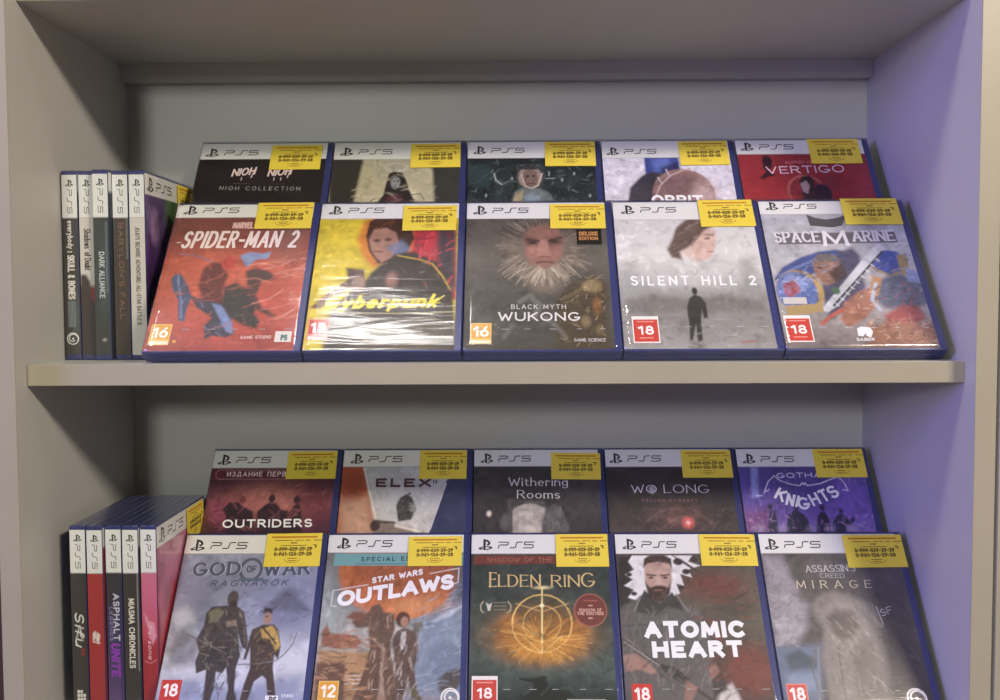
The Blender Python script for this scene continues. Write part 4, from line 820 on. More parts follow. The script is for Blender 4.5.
# ------------------------------------------------------------------ object helpers
def link(name, me, parent=None):
    o = bpy.data.objects.new(name, me); COL.objects.link(o)
    if parent: o.parent = parent
    return o
def tag(o, label, cat, group=None, kind=None):
    if kind: o['kind'] = kind
    o['label'] = label; o['category'] = cat
    if group: o['group'] = group
def empty(name, loc, rot=(0, 0, 0)):
    o = bpy.data.objects.new(name, None); COL.objects.link(o)
    o.empty_display_size = 0.02
    o.location = loc; o.rotation_euler = rot
    return o
def bm_mesh(name, bm, mats):
    me = bpy.data.meshes.new(name); bm.to_mesh(me); bm.free()
    for m in mats: me.materials.append(m)
    return me
def rbox(bm, x0, x1, y0, y1, z0, z1, bev=0.0, seg=2, mi=0):
    r = bmesh.ops.create_cube(bm, size=1.0)
    vs = r['verts']
    bmesh.ops.scale(bm, vec=(x1 - x0, y1 - y0, z1 - z0), verts=vs)
    bmesh.ops.translate(bm, vec=((x0 + x1) / 2, (y0 + y1) / 2, (z0 + z1) / 2), verts=vs)
    fs = list({f for v in vs for f in v.link_faces})
    for f in fs: f.material_index = mi
    if bev > 0:
        es = list({e for v in vs for e in v.link_edges})
        q = bmesh.ops.bevel(bm, geom=es, offset=bev, segments=seg, affect='EDGES', profile=0.5)
        for f in q['faces']: f.material_index = mi

# ------------------------------------------------------------------ lettering: strokes on a unit box
def arc(cx, cy, rx, ry, a0, a1, n=9):
    return [(cx + rx * math.cos(math.radians(a0 + (a1 - a0) * i / n)), cy + ry * math.sin(math.radians(a0 + (a1 - a0) * i / n))) for i in range(n + 1)]
GLY = {
 'A': (.74, [[(0, 0), (.37, 1), (.74, 0)], [(.13, .33), (.61, .33)]]),
 'B': (.62, [[(0, 0), (0, 1)], [(0, 1), (.34, 1)] + arc(.34, .76, .24, .24, 90, -90, 6) + [(0, .52)], [(.34, .52)] + arc(.36, .26, .26, .26, 90, -90, 6) + [(0, 0)]]),
 'C': (.72, [arc(.4, .5, .4, .5, 48, 312, 12)]),
 'D': (.7, [[(0, 0), (0, 1)], [(0, 1), (.28, 1)] + arc(.28, .5, .42, .5, 90, -90, 9) + [(0, 0)]]),
 'E': (.56, [[(0, 0), (0, 1)], [(0, 1), (.56, 1)], [(0, .52), (.46, .52)], [(0, 0), (.56, 0)]]),
 'F': (.54, [[(0, 0), (0, 1)], [(0, 1), (.54, 1)], [(0, .5), (.44, .5)]]),
 'G': (.76, [arc(.4, .5, .4, .5, 48, 340, 13), [(.78, .4), (.46, .4)]]),
 'H': (.68, [[(0, 0), (0, 1)], [(.68, 0), (.68, 1)], [(0, .52), (.68, .52)]]),
 'I': (.0, [[(0, 0), (0, 1)]]),
 'J': (.4, [[(.4, 1), (.4, .25)] + arc(.18, .25, .22, .25, 0, -160, 7)]),
 'K': (.64, [[(0, 0), (0, 1)], [(.6, 1), (0, .42)], [(.2, .6), (.64, 0)]]),
 'L': (.5, [[(0, 1), (0, 0)], [(0, 0), (.5, 0)]]),
 'M': (.84, [[(0, 0), (.06, 1), (.42, .15), (.78, 1), (.84, 0)]]),
 'N': (.7, [[(0, 0), (0, 1), (.7, 0), (.7, 1)]]),
 'O': (.8, [arc(.4, .5, .4, .5, 90, 450, 18)]),
 'P': (.58, [[(0, 0), (0, 1)], [(0, 1), (.32, 1)] + arc(.32, .74, .26, .26, 90, -90, 6) + [(0, .48)]]),
 'R': (.62, [[(0, 0), (0, 1)], [(0, 1), (.32, 1)] + arc(.32, .75, .25, .25, 90, -90, 6) + [(0, .5)], [(.28, .5), (.62, 0)]]),
 'S': (.56, [arc(.28, .755, .26, .245, 30, 265, 9) + arc(.28, .255, .28, .255, 85, -150, 9)]),
 'T': (.66, [[(0, 1), (.66, 1)], [(.33, 1), (.33, 0)]]),
 'U': (.68, [[(0, 1), (0, .34)] + arc(.34, .34, .34, .34, 180, 360, 9) + [(.68, 1)]]),
 'V': (.72, [[(0, 1), (.36, 0), (.72, 1)]]),
 'W': (.98, [[(0, 1), (.25, 0), (.49, .8), (.73, 0), (.98, 1)]]),
 'X': (.66, [[(0, 1), (.66, 0)], [(.66, 1), (0, 0)]]),
 'Y': (.68, [[(0, 1), (.34, .48), (.68, 1)], [(.34, .48), (.34, 0)]]),
 'Z': (.6, [[(0, 1), (.6, 1), (0, 0), (.6, 0)]]),
 '0': (.6, [arc(.3, .5, .3, .5, 90, 450, 16)]),
 '1': (.3, [[(0, .78), (.26, 1), (.26, 0)]]),
 '2': (.58, [arc(.28, .72, .27, .28, 160, -35, 8) + [(0, 0), (.58, 0)]]),
 '3': (.56, [arc(.27, .755, .25, .245, 150, -90, 8), arc(.27, .255, .28, .255, 90, -150, 8)]),
 '4': (.62, [[(.46, 0), (.46, 1), (0, .3), (.62, .3)]]),
 '5': (.58, [[(.54, 1), (.08, 1), (.04, .55)] + arc(.28, .32, .29, .32, 120, -150, 9)]),
 '6': (.6, [[(.46, 1), (.1, .55)] + arc(.3, .31, .29, .31, 150, 510, 14)]),
 '8': (.58, [arc(.29, .76, .23, .24, 90, 450, 12), arc(.29, .26, .29, .26, 90, 450, 12)]),
 '9': (.6, [[(.14, 0), (.5, .45)] + arc(.3, .69, .29, .31, -30, 330, 14)]),
 '-': (.3, [[(0, .42), (.3, .42)]]), ':': (.02, [[(0, .05), (0, .16)], [(0, .5), (0, .61)]]), "'": (.02, [[(.02, 1), (0, .78)]]), '.': (.02, [[(0, 0), (0, .1)]]),
 '&': (.66, [[(.66, 0), (.16, .72)] + arc(.32, .8, .18, .2, 200, -20, 6) + [(.06, .34)] + arc(.28, .24, .26, .24, 160, 330, 6)]),
 'y': (.46, [[(0, .62), (.24, 0)], [(.46, .62), (.14, -.28), (.02, -.28)]]),
 'b': (.46, [[(0, 1), (0, 0)], arc(.22, .31, .23, .31, 180, -180, 12)]),
 'e': (.46, [[(.02, .34), (.45, .34)] + arc(.23, .31, .23, .31, 8, 310, 10)]),
 'r': (.32, [[(0, .62), (0, 0)], arc(.2, .38, .2, .24, 180, 50, 5)]),
 'p': (.46, [[(0, .62), (0, -.28)], arc(.22, .31, .23, .31, 180, -180, 12)]),
 'u': (.44, [[(0, .62), (0, .22)] + arc(.2, .22, .2, .22, 180, 340, 6), [(.44, .62), (.44, 0)]]),
 'n': (.44, [[(0, .62), (0, 0)], arc(.22, .4, .22, .22, 180, 0, 6) + [(.44, 0)]]),
 'k': (.42, [[(0, 1), (0, 0)], [(.4, .62), (0, .22)], [(.14, .34), (.42, 0)]]),
 'i': (.0, [[(0, .62), (0, 0)], [(0, .86), (0, .94)]]),
 't': (.3, [[(.12, .86), (.12, .1), (.22, 0), (.3, .02)], [(0, .62), (.3, .62)]]),
 'h': (.44, [[(0, 1), (0, 0)], arc(.22, .4, .22, .22, 180, 0, 6) + [(.44, 0)]]),
 'g': (.46, [arc(.22, .33, .22, .29, 0, 360, 12), [(.45, .62), (.45, -.1)] + arc(.23, -.08, .22, .22, 0, -160, 6)]),
 'o': (.48, [arc(.24, .31, .24, .31, 90, 450, 12)]),
 'm': (.72, [[(0, .62), (0, 0)], arc(.18, .42, .18, .2, 180, 0, 6) + [(.36, 0)], arc(.54, .42, .18, .2, 180, 0, 6) + [(.72, 0)]]),
 's': (.38, [arc(.19, .46, .17, .16, 30, 260, 7) + arc(.19, .15, .19, .16, 80, -150, 7)]),
 'a': (.44, [arc(.21, .3, .21, .3, 0, 360, 12), [(.43, .62), (.43, 0)]]),
 'd': (.46, [arc(.23, .31, .23, .31, 0, 360, 12), [(.46, 1), (.46, 0)]]),
 'f': (.3, [[(.3, .98), (.18, 1), (.1, .85), (.1, 0)], [(0, .62), (.28, .62)]]),
 'v': (.44, [[(0, .62), (.22, 0), (.44, .62)]]), 'w': (.66, [[(0, .62), (.17, 0), (.33, .55), (.49, 0), (.66, .62)]]),
 'И': (.68, [[(0, 1), (0, 0), (.68, 1), (.68, 0)]]),
 'З': (.56, [arc(.27, .755, .25, .245, 150, -90, 8), arc(.27, .255, .28, .255, 90, -150, 8)]),
 'Д': (.8, [[(.02, -.15), (.02, .05), (.78, .05), (.78, -.15)], [(.14, .05), (.26, 1), (.64, 1), (.64, .05)]]),
 'П': (.66, [[(0, 0), (0, 1), (.66, 1), (.66, 0)]]),
 'Г': (.5, [[(0, 0), (0, 1), (.5, 1)]]),
 'Ö': (.8, [arc(.4, .5, .4, .5, 90, 450, 18), [(.22, 1.16), (.22, 1.26)], [(.58, 1.16), (.58, 1.26)]]),
 '(': (.2, [arc(.3, .5, .3, .6, 130, 230, 6)]),
}
for k, v in (('А', 'A'), ('Н', 'H'), ('Е', 'E'), ('Р', 'P'), ('В', 'B'), ('О', 'O')): GLY[k] = GLY[v]
PS5 = [(.86, [[(0, 1), (.72, 1), (.84, .9), (.84, .62), (.74, .5), (.14, .5), (.03, .4), (0, 0)]]),
       (1.0, [[(0, 0), (.38, 0), (.48, .1), (.52, .9), (.62, 1), (1, 1)]]),
       (.86, [[(.86, 1), (.05, 1), (.02, .62), (.1, .54), (.74, .54), (.86, .44), (.84, .1), (.74, 0), (0, 0)]])]
PS_GEO = [[(.34, .06), (.34, .86), (.5, .82), (.5, 0)], [(.5, .82), (.66, .77), (.79, .66), (.83, .52), (.68, .52), (.64, .62), (.5, .68)],
          [(.83, .52), (.78, .41), (.68, .37), (.57, .39), (.57, .5), (.64, .48), (.68, .52)],
          [(0, .14), (.08, .21), (.31, .31), (.31, .23), (.17, .17), (.17, .13), (.31, .17), (.31, .08), (.16, .05), (.04, .08)],
          [(.53, .24), (.53, .31), (.7, .33), (.9, .28), (1, .21), (.93, .14), (.53, 0), (.53, .09), (.77, .17), (.77, .22), (.68, .25)]]

def vnoise(x, z, seed):
    r = np.random.RandomState(seed); n = 64
    g = r.rand(n, n)
    xi = np.floor(x).astype(int); zi = np.floor(z).astype(int); fx = x - xi; fz = z - zi
    fx = fx * fx * (3 - 2 * fx); fz = fz * fz * (3 - 2 * fz)
    a = g[xi % n, zi % n]; b = g[(xi + 1) % n, zi % n]; c = g[xi % n, (zi + 1) % n]; d = g[(xi + 1) % n, (zi + 1) % n]
    return (a * (1 - fx) + b * fx) * (1 - fz) + (c * (1 - fx) + d * fx) * fz

class Print:
    """Ink on a flat sheet: a fine grid whose vertices carry the picture, lettering laid over it as flat shapes."""
    def __init__(s, u0, u1, v0, v1, res, org, ex, ez, n):
        s.b = (u0, u1, v0, v1); s.org, s.ex, s.ez, s.n = (np.array(q, float) for q in (org, ex, ez, n))
        s.nu = max(2, int((u1 - u0) / res) + 1); s.nv = max(2, int((v1 - v0) / res) + 1)
        U, V = np.meshgrid(np.linspace(u0, u1, s.nu), np.linspace(v0, v1, s.nv))
        s.U = U.ravel(); s.V = V.ravel(); s.c = np.full((s.U.size, 3), 0.6)
        s.q = []; s.qc = []; s.lift = 0.02; s.k = 0
    # --- painting
    def mixin(s, idx, al, col):
        s.c[idx] = s.c[idx] * (1 - al[:, None]) + np.array(rgb(col))[None] * al[:, None]
    def vg(s, st):
        st = sorted(st); z = [q[0] for q in st]; cs = np.array([rgb(q[1]) for q in st])
        for i in range(3): s.c[:, i] = np.interp(s.V, z, cs[:, i])
    def near(s, P, m):
        P = np.array(P); return np.nonzero((s.U > P[:, 0].min() - m) & (s.U < P[:, 0].max() + m) & (s.V > P[:, 1].min() - m) & (s.V < P[:, 1].max() + m))[0]
    def dist(s, idx, P, closed):
        x, y = s.U[idx], s.V[idx]; d = np.full(x.size, 1e9); ins = np.zeros(x.size, bool)
        n = len(P)
        for i in range(n if closed else n - 1):
            (ax, ay), (bx, by) = P[i], P[(i + 1) % n]
            dx, dy = bx - ax, by - ay; L = dx * dx + dy * dy + 1e-9
            t = np.clip(((x - ax) * dx + (y - ay) * dy) / L, 0, 1)
            d = np.minimum(d, np.hypot(x - ax - t * dx, y - ay - t * dy))
            if closed and abs(dy) > 1e-9:
                ins ^= ((ay > y) != (by > y)) & (x < dx * (y - ay) / dy + ax)
        return np.where(ins, d, -d) if closed else d
    def poly(s, P, col, soft, a):
        idx = s.near(P, soft * 2)
        if not idx.size: return
        t = np.clip(0.5 + s.dist(idx, P, True) / (2 * soft), 0, 1); s.mixin(idx, a * t * t * (3 - 2 * t), col)
    def line(s, P, w, col, soft, a):
        idx = s.near(P, w + soft * 2)
        if not idx.size: return
        t = np.clip(0.5 + (w / 2 - s.dist(idx, P, False)) / (2 * soft), 0, 1); s.mixin(idx, a * t * t * (3 - 2 * t), col)
    def ell(s, x, y, rx, ry, rot, col, soft, a):
        d = (1 - np.hypot((s.U - x) / rx, (s.V - y) / ry)) * min(rx, ry)
        t = np.clip(0.5 + d / (2 * soft), 0, 1); idx = np.nonzero(t > 0)[0]; t = t[idx]; s.mixin(idx, a * t * t * (3 - 2 * t), col)
    def detail(s, n, ln, w, amp, seed, u0=-70, u1=70, v0=0, v1=170):   # small brush strokes varying the ink already there
        r = random.Random(seed)
        for i in range(n):
            x = r.uniform(max(u0, s.b[0]), min(u1, s.b[1])); y = r.uniform(max(v0, s.b[2]), min(v1, s.b[3])); a = r.uniform(0, math.pi); L = ln * r.uniform(.4, 1)
            P = [(x, y), (x + L * math.cos(a), y + L * math.sin(a)), (x + L * math.cos(a) + L * .6 * math.cos(a + .7), y + L * math.sin(a) + L * .6 * math.sin(a + .7))]
            g = r.uniform(-amp, amp); idx = s.near(P, w * 2)
            if idx.size:
                t = np.clip(0.5 + (w / 2 - s.dist(idx, P, False)) / w, 0, 1)
                s.c[idx] = np.minimum(s.c[idx] * (1 + g * t * t * (3 - 2 * t))[:, None], .95)
    def hatch(s, P, n, ln, w, cols, seed, ang, spread, a=.6):            # short strokes kept inside an outline
        r = random.Random(seed); xs = [q[0] for q in P]; ys = [q[1] for q in P]; m = len(P)
        for i in range(n):
            x = r.uniform(min(xs), max(xs)); y = r.uniform(min(ys), max(ys)); ins = False
            for k in range(m):
                (ax, ay), (bx, by) = P[k], P[(k + 1) % m]
                if (ay > y) != (by > y) and x < (bx - ax) * (y - ay) / (by - ay) + ax: ins = not ins
            if not ins: continue
            t = math.radians(ang + r.uniform(-spread, spread)); L = ln * r.uniform(.4, 1) / 2; b = t + r.uniform(-.5, .5)
            s.line([(x - L * math.cos(t), y - L * math.sin(t)), (x, y), (x + L * math.cos(b), y + L * math.sin(b))], w * r.uniform(.6, 1.2), cols[i % len(cols)], w * .6, a)
    def hair(s, n, cx, cy, r0, r1, ry, a0, a1, cols, w, seed):          # fine strokes fanning out from a rounded shape
        r = random.Random(seed)
        for i in range(n):
            a = math.radians(r.uniform(a0, a1)); q0 = r0 * r.uniform(.85, 1.15); q1 = r1 * r.uniform(.7, 1.1); b = a + r.uniform(-.15, .15)
            s.line([(cx + q0 * math.cos(a), cy + q0 * ry * math.sin(a)), (cx + q1 * math.cos(b), cy + q1 * ry * math.sin(b))], w, cols[i % len(cols)], w * .7, .6)
    def noise(s, fx, fz, amp, seed):
        v = 0
        for o in range(3): v = v + (vnoise(s.U * fx * 2 ** o + 50, s.V * fz * 2 ** o + 50, seed + o) - .5) * (1, .6, .35)[o]
        s.c *= np.clip(1 + 2 * amp * v, 0.05, 3)[:, None]
    # --- flat shapes over the ink
    def geo(s, P, col):
        s.lift += 0.006; s.q.append((list(P), s.lift)); s.qc.append(rgb(col))
    def rect(s, x, y, w, h, col): s.geo([(x - w / 2, y - h / 2), (x + w / 2, y - h / 2), (x + w / 2, y + h / 2), (x - w / 2, y + h / 2)], col)
    def ribbon(s, P, w, col, con=0.0, ends=0.0):
        for i in range(len(P) - 1):
            (ax, ay), (bx, by) = P[i], P[i + 1]; L = math.hypot(bx - ax, by - ay)
            if L < 1e-6: continue
            dx, dy = (bx - ax) / L, (by - ay) / L
            h = w / 2 * (1 - con + con * abs(dy) ** 1.2)
            e0 = h * 0.55 if i else ends; e1 = h * 0.55 if i < len(P) - 2 else ends
            ax -= dx * e0; ay -= dy * e0; bx += dx * e1; by += dy * e1
            nx, ny = -dy * h, dx * h
            s.k = (s.k + 1) % 40
            s.q.append(([(ax - nx, ay - ny), (bx - nx, by - ny), (bx + nx, by + ny), (ax + nx, ay + ny)], s.lift + s.k * 0.0007)); s.qc.append(rgb(col))
    def glyphs(s, G, a, b, h, col, w, shear=0, serif=0, con=0, gap=None):
        s.lift += 0.006
        gap = w * 1.0 + 0.14 if gap is None else gap
        nat = sum(g[0] for g in G) + gap * (len(G) - 1)
        L = math.hypot(b[0] - a[0], b[1] - a[1]); dx, dy = (b[0] - a[0]) / L, (b[1] - a[1]) / L
        sw = w * h; kx = (L - sw) / max(nat, .05) if len(G) > 1 else (L - sw) / max(nat, .3); x = sw / 2; hh = h - sw
        if len(G) == 1 and G[0][0] == 0: x = L / 2
        def tf(px, py, x):
            X = x + px * kx + py * h * shear; Y = sw / 2 + py * hh
            return (a[0] + dx * X - dy * Y, a[1] + dy * X + dx * Y)
        for g in G:
            for pl in g[1]:
                P = [tf(px, py, x) for px, py in pl]
                s.ribbon(P, sw, col, con, sw * 0.45)
                if serif:
                    for (px, py), (qx, qy) in ((pl[0], pl[1]), (pl[-1], pl[-2])):
                        if abs(py - qy) > 0.5 * abs(px - qx) and (py < .06 or py > .94) and len(pl) <= 5:
                            k = sw * 0.75 / max(kx, 1e-3)
                            s.ribbon([tf(px - k, py, x), tf(px + k, py, x)], sw * 0.36, col, 0, 0)
                        elif py in (0, 1, .52) and abs(py - qy) < .01 and len(pl) <= 2:
                            k = 0.1 if py != 1 else -0.1
                            s.ribbon([tf(px, py, x), tf(px, py + k, x)], sw * 0.4, col, 0, 0)
            x += (g[0] + gap) * kx
    def text(s, t, a, b, h, col, w, shear, serif, con, gap=None):
        G = []
        for ch in t: G.append((.3, []) if ch == ' ' else GLY.get(ch) or GLY[ch.upper()])
        s.glyphs(G, a, b, h, col, w, shear, serif, con, gap)
    def logo(s, x, y, w, col=(44, 42, 42)):
        s.lift += 0.006
        k = w * 0.26
        for P in PS_GEO: s.q.append(([(x + px * k, y - .4 * k + py * k) for px, py in P], s.lift)); s.qc.append(rgb(col))
        s.glyphs(PS5, (x + w * .35, y - w * .065), (x + w, y - w * .065), w * .13, col, .15, 0.12, gap=.22)
    def header(s, z):
        i = s.V > z; s.c[i] = np.array(rgb((234, 234, 230)))
        s.rect((s.b[0] + s.b[1]) / 2, z, s.b[1] - s.b[0], 0.5, (176, 172, 168))
    def rating(s, x, y, t, kind):
        w, h = 17.5, 21.5
        if kind == 'y':
            s.rect(x, y, w, h, (226, 196, 112)); s.rect(x, y + 2.4, w - 1.6, h - 6.6, (222, 160, 66)); s.rect(x, y - h / 2 + 2.2, w - 1.6, 2.8, (240, 226, 200)); ink = (250, 244, 226)
        elif kind == 'p':
            s.rect(x, y, w, h, (222, 140, 130)); s.rect(x, y + 2.4, w - 1.6, h - 6.6, (204, 84, 78)); s.rect(x, y - h / 2 + 2.2, w - 1.6, 2.8, (240, 216, 210)); ink = (250, 236, 232)
        elif kind == 'r':
            s.rect(x, y, w, h, (196, 58, 54)); s.rect(x, y - h / 2 + 2.2, w - 1.6, 2.8, (236, 220, 214)); ink = (246, 238, 234)
        else:
            s.rect(x, y + 1, w + 5, h + 6, (232, 228, 222)); s.rect(x, y, w + 3, h + 1.4, (198, 70, 60)); s.rect(x, y + 9.2, w - 3, 1.2, (226, 150, 140)); s.rect(x, y - 7.6, w - 6, 1.2, (226, 150, 140)); ink = (250, 240, 236)
        hh = 11.0 if kind != 'w' else 9.0; yy = y - 3.4 if kind != 'w' else y - 4.2
        for q, e in ((t, 0),):
            s.text(q, (x - 6.6, yy), (x + 6.6, yy), hh, ink, .19, 0, 0, 0)
    def swirl(s, x, y, r, col=(226, 224, 222)):
        s.lift += 0.006
        P = []
        for i in range(49):
            a = -0.6 + i / 48 * 4 * math.pi; rr = r * (1 - 0.62 * max(0, (i - 24)) / 24) if i > 20 else r
            P.append((x + rr * math.cos(a), y + rr * math.sin(a)))
        s.ribbon(P, r * 0.2, col)
        s.geo([(x + r * .2 * math.cos(t * .785), y + r * .2 * math.sin(t * .785)) for t in range(8)], col)
    def run(s, ops):
        st = []
        for o in ops:
            if o[0] == 'sticker': st.append(o[1:])
            else: getattr(s, o[0])(*o[1:])
        return st
    def mesh(s, name, mat):
        base = s.org[None] + s.U[:, None] * s.ex[None] + s.V[:, None] * s.ez[None] + s.n[None] * 0.02
        i = np.arange(s.nu * s.nv).reshape(s.nv, s.nu)
        F = np.stack([i[:-1, :-1], i[:-1, 1:], i[1:, 1:], i[1:, :-1]], -1).reshape(-1, 4)
        vs = [base]; cs = [s.c]; n = base.shape[0]
        loops = [F.ravel()]; sizes = [np.full(len(F), 4)]
        xs = []; xc = []; fl = []; fsz = []
        for (P, lift), c in zip(s.q, s.qc):
            ar = sum(P[k][0] * P[(k + 1) % len(P)][1] - P[(k + 1) % len(P)][0] * P[k][1] for k in range(len(P)))
            if ar < 0: P = P[::-1]
            for u, v in P:
                xs.append(s.org + u * s.ex + v * s.ez + s.n * (0.02 + lift)); xc.append(c); fl.append(n); n += 1
            fsz.append(len(P))
        if xs: vs.append(np.array(xs)); cs.append(np.array(xc)); loops.append(np.array(fl)); sizes.append(np.array(fsz))
        V = np.concatenate(vs) * MM; Cc = np.concatenate(cs); Lp = np.concatenate(loops).astype(np.int32); S = np.concatenate(sizes).astype(np.int32)
        me = bpy.data.meshes.new(name)
        me.vertices.add(len(V)); me.vertices.foreach_set('co', V.astype(np.float32).ravel())
        me.loops.add(len(Lp)); me.loops.foreach_set('vertex_index', Lp)
        me.polygons.add(len(S)); st = np.concatenate([[0], np.cumsum(S)[:-1]]).astype(np.int32)
        me.polygons.foreach_set('loop_start', st); me.polygons.foreach_set('loop_total', S)
        me.update(calc_edges=True)
        a = me.color_attributes.new('ink', 'FLOAT_COLOR', 'POINT')
        a.data.foreach_set('color', np.concatenate([np.clip(Cc, 0, 1), np.ones((len(Cc), 1))], 1).astype(np.float32).ravel())
        me.materials.append(mat); me.validate()
        return me

# ------------------------------------------------------------------ game case parts (local frame: base centre at the back face, front is -y, millimetres)
HW = CW / 2
def shell_mesh():
    bm = bmesh.new()
    rbox(bm, -HW, HW, -CT, -7.6, 0, CH, 1.1, 3)                      # lid
    rbox(bm, -HW + .3, HW - .9, -8.4, -6.4, .8, CH - .8, 0)          # seam between the halves
    rbox(bm, -HW, HW, -7.2, 0, 0, CH, 1.1, 3)                        # tray
    rbox(bm, HW - 1.2, HW + .25, -9.2, -5.6, 40, 62, .4, 1); rbox(bm, HW - 1.2, HW + .25, -9.2, -5.6, 106, 128, .4, 1)   # closing clips
    rbox(bm, -HW + .2, -HW + 1.4, -CT + 1, -1, .6, 3.4, .3, 1)       # hinge foot
    for v in bm.verts: v.co *= MM
    me = bm_mesh('case_shell', bm, [M['shell']])
    return me
SHELL = shell_mesh()

def wrap_mesh(seed):
    r = random.Random(seed); bm = bmesh.new()
    nx, nz = 18, 22; o = 0.55; x0, x1, z0, z1 = -HW - .3, HW + .3, -.05, CH + .3
    ph = [r.uniform(0, 6.28) for _ in range(6)]
    def front(i, j):
        u = i / nx; v = j / nz; x = x0 + (x1 - x0) * u; z = z0 + (z1 - z0) * v
        e = min(u, 1 - u, v, 1 - v)
        k = min(1, e * 6)
        y = -CT - o - k * 0.12 * (1 + math.sin(u * 7 + v * 3 + ph[0]) * .6 + math.sin(v * 17 + u * 4 + ph[1]) * .4)
        return bm.verts.new((x * MM, y * MM, z * MM))
    g = [[front(i, j) for j in range(nz + 1)] for i in range(nx + 1)]
    for i in range(nx):
        for j in range(nz): bm.faces.new((g[i][j], g[i + 1][j], g[i + 1][j + 1], g[i][j + 1])).smooth = True
    def skirt(line, flip):
        prev = None
        for k, v in enumerate(line):
            q = bm.verts.new((v.co.x, -0.5 * MM, v.co.z))
            if prev:
                f = (prev[0], v, q, prev[1]) if flip else (v, prev[0], prev[1], q)
                fc = bm.faces.new(f); fc.smooth = False; fc.material_index = 2
            prev = (v, q)
    skirt([g[nx][j] for j in range(nz + 1)], False); skirt([g[0][j] for j in range(nz + 1)], True)
    skirt([g[i][nz] for i in range(nx + 1)], True); skirt([g[i][0] for i in range(nx + 1)], False)
    # heat seal dashes across the front
    zz = 23 + r.uniform(-1, 1)
    for k in range(6):
        cx = -HW + 14 + k * 21 + r.uniform(-2, 2); w = r.uniform(4, 7)
        rbox(bm, (cx - w / 2) * MM, (cx + w / 2) * MM, (-CT - 1.0) * MM, (-CT - .5) * MM, (zz - .25) * MM, (zz + .25) * MM, 0, mi=1)
    bmesh.ops.recalc_face_normals(bm, faces=bm.faces[:])
    return bm_mesh('shrink_wrap', bm, [M['film'], M['seam'], M['tight']])
WRAPS = [wrap_mesh(k) for k in range(6)]

Y1, BR, OR = (236, 212, 76), (112, 92, 42), (196, 128, 44)
def sticker_mesh(w, h):
    p = Print(-w / 2, w / 2, -h / 2, h / 2, 1.2, (0, 0, 0), (1, 0, 0), (0, 0, 1), (0, -1, 0))
    p.c[:] = np.array(rgb(Y1)); k = h / 30.0; e = w / 2
    p.rect(0, 11.6 * k, w * .82, 1.5 * k, OR)
    for i, q in enumerate((.24, .1, .05, .12, .05, .1, .16)): p.rect(-w * .36 + w * (.02, .2, .3, .38, .5, .58, .72)[i] + w * q / 2 - 1, 8.6 * k, w * q * .9, .9 * k, (170, 130, 50))
    p.text('1 + 1', (-3, 5.6 * k), (4, 5.6 * k), 1.8 * k, BR, .2, 0, 0, 0) if False else p.rect(0, 6.3 * k, 6, 1.2 * k, (160, 124, 48))
    p.rect(0, 3.8 * k, w * .46, .6 * k, BR)
    p.text('0-999-029-29-29', (-e * .68, -1.3 * k), (e * .68, -1.0 * k), 3.7 * k, BR, .26, 0, 0, 0)
    p.text('0-961-126-29-28', (-e * .68, -5.7 * k), (e * .68, -5.4 * k), 3.7 * k, BR, .26, 0, 0, 0)
    p.ribbon(arc(0, -7.4 * k, e * .3, 4.2 * k, 190, 350, 10), .5, (160, 124, 48)); p.rect(0, -7.8 * k, e * .36, .8 * k, (160, 124, 48)); p.rect(0, -9.7 * k, e * .28, .8 * k, (160, 124, 48))
    p.rect(e * .76, 4.2 * k, 2.8, 1.0, BR); p.rect(e * .8, 2.6 * k, 1.6, 2.2, (140, 110, 44)); p.lift = 0
    me = p.mesh('price_sticker', M['label'])
    return me
STICK = {}

PAPER_U = (-66.5, 60.6, 1.8, 166.0)
def front_print(res): return Print(*PAPER_U, res, (0, -CT, 0), (1, 0, 0), (0, 0, 1), (0, -1, 0))
def spine_print(res=0.9): return Print(-6.75, 6.6, 4.2, 164.4, res, (-HW, -CT / 2, 0), (0, -1, 0), (0, 0, 1), (-1, 0, 0))

def make_case(name, loc, rot, ops, spine_ops, label, group, res, wrap, sticker_nudge=0):
    root = empty(name, loc, rot); tag(root, label, 'game case', group)
    link('case_shell', SHELL, root)
    p = front_print(res); st = p.run(ops)
    link('cover_insert', p.mesh('cover_insert', M['paper']), root)
    if spine_ops:
        q = spine_print(); q.run(spine_ops)
        link('spine_insert', q.mesh('spine_insert', M['paper']), root)
    link('shrink_wrap', WRAPS[wrap % len(WRAPS)], root)
    for x, z, w, h in st:
        s = link('price_sticker', STICK.setdefault((round(w), round(h)), sticker_mesh(w, h)), root)
        s.location = (x * MM, (-CT - 1.15) * MM, z * MM); s.rotation_euler = (0, sticker_nudge, 0)
        s['label'] = 'yellow price sticker'
    return root

def plain_spine(col): return [('vg', [(0, col), (168, col)])]
SH = 126.5
def spine_head(): return [('header', SH), ('spine_logo',)]
def spine_logo(s):
    k = 7.4; s.lift += .006
    for P in PS_GEO: s.q.append(([(-k / 2 + px * k, 154.0 + py * k) for px, py in P], s.lift)); s.qc.append(rgb((60, 57, 54)))
    s.glyphs(PS5, (-2.3, 152), (-2.3, 130.5), 4.6, (96, 92, 88), .13, .12, gap=.3)
Print.spine_logo = spine_logo
def dn(t, z0, z1, h, col, w=.15, off=0, shear=0, serif=0, con=0):   # lettering that reads downwards
    return ('text', t, (-h / 2 + off, z0), (-h / 2 + off, z1), h, col, w, shear, serif, con)

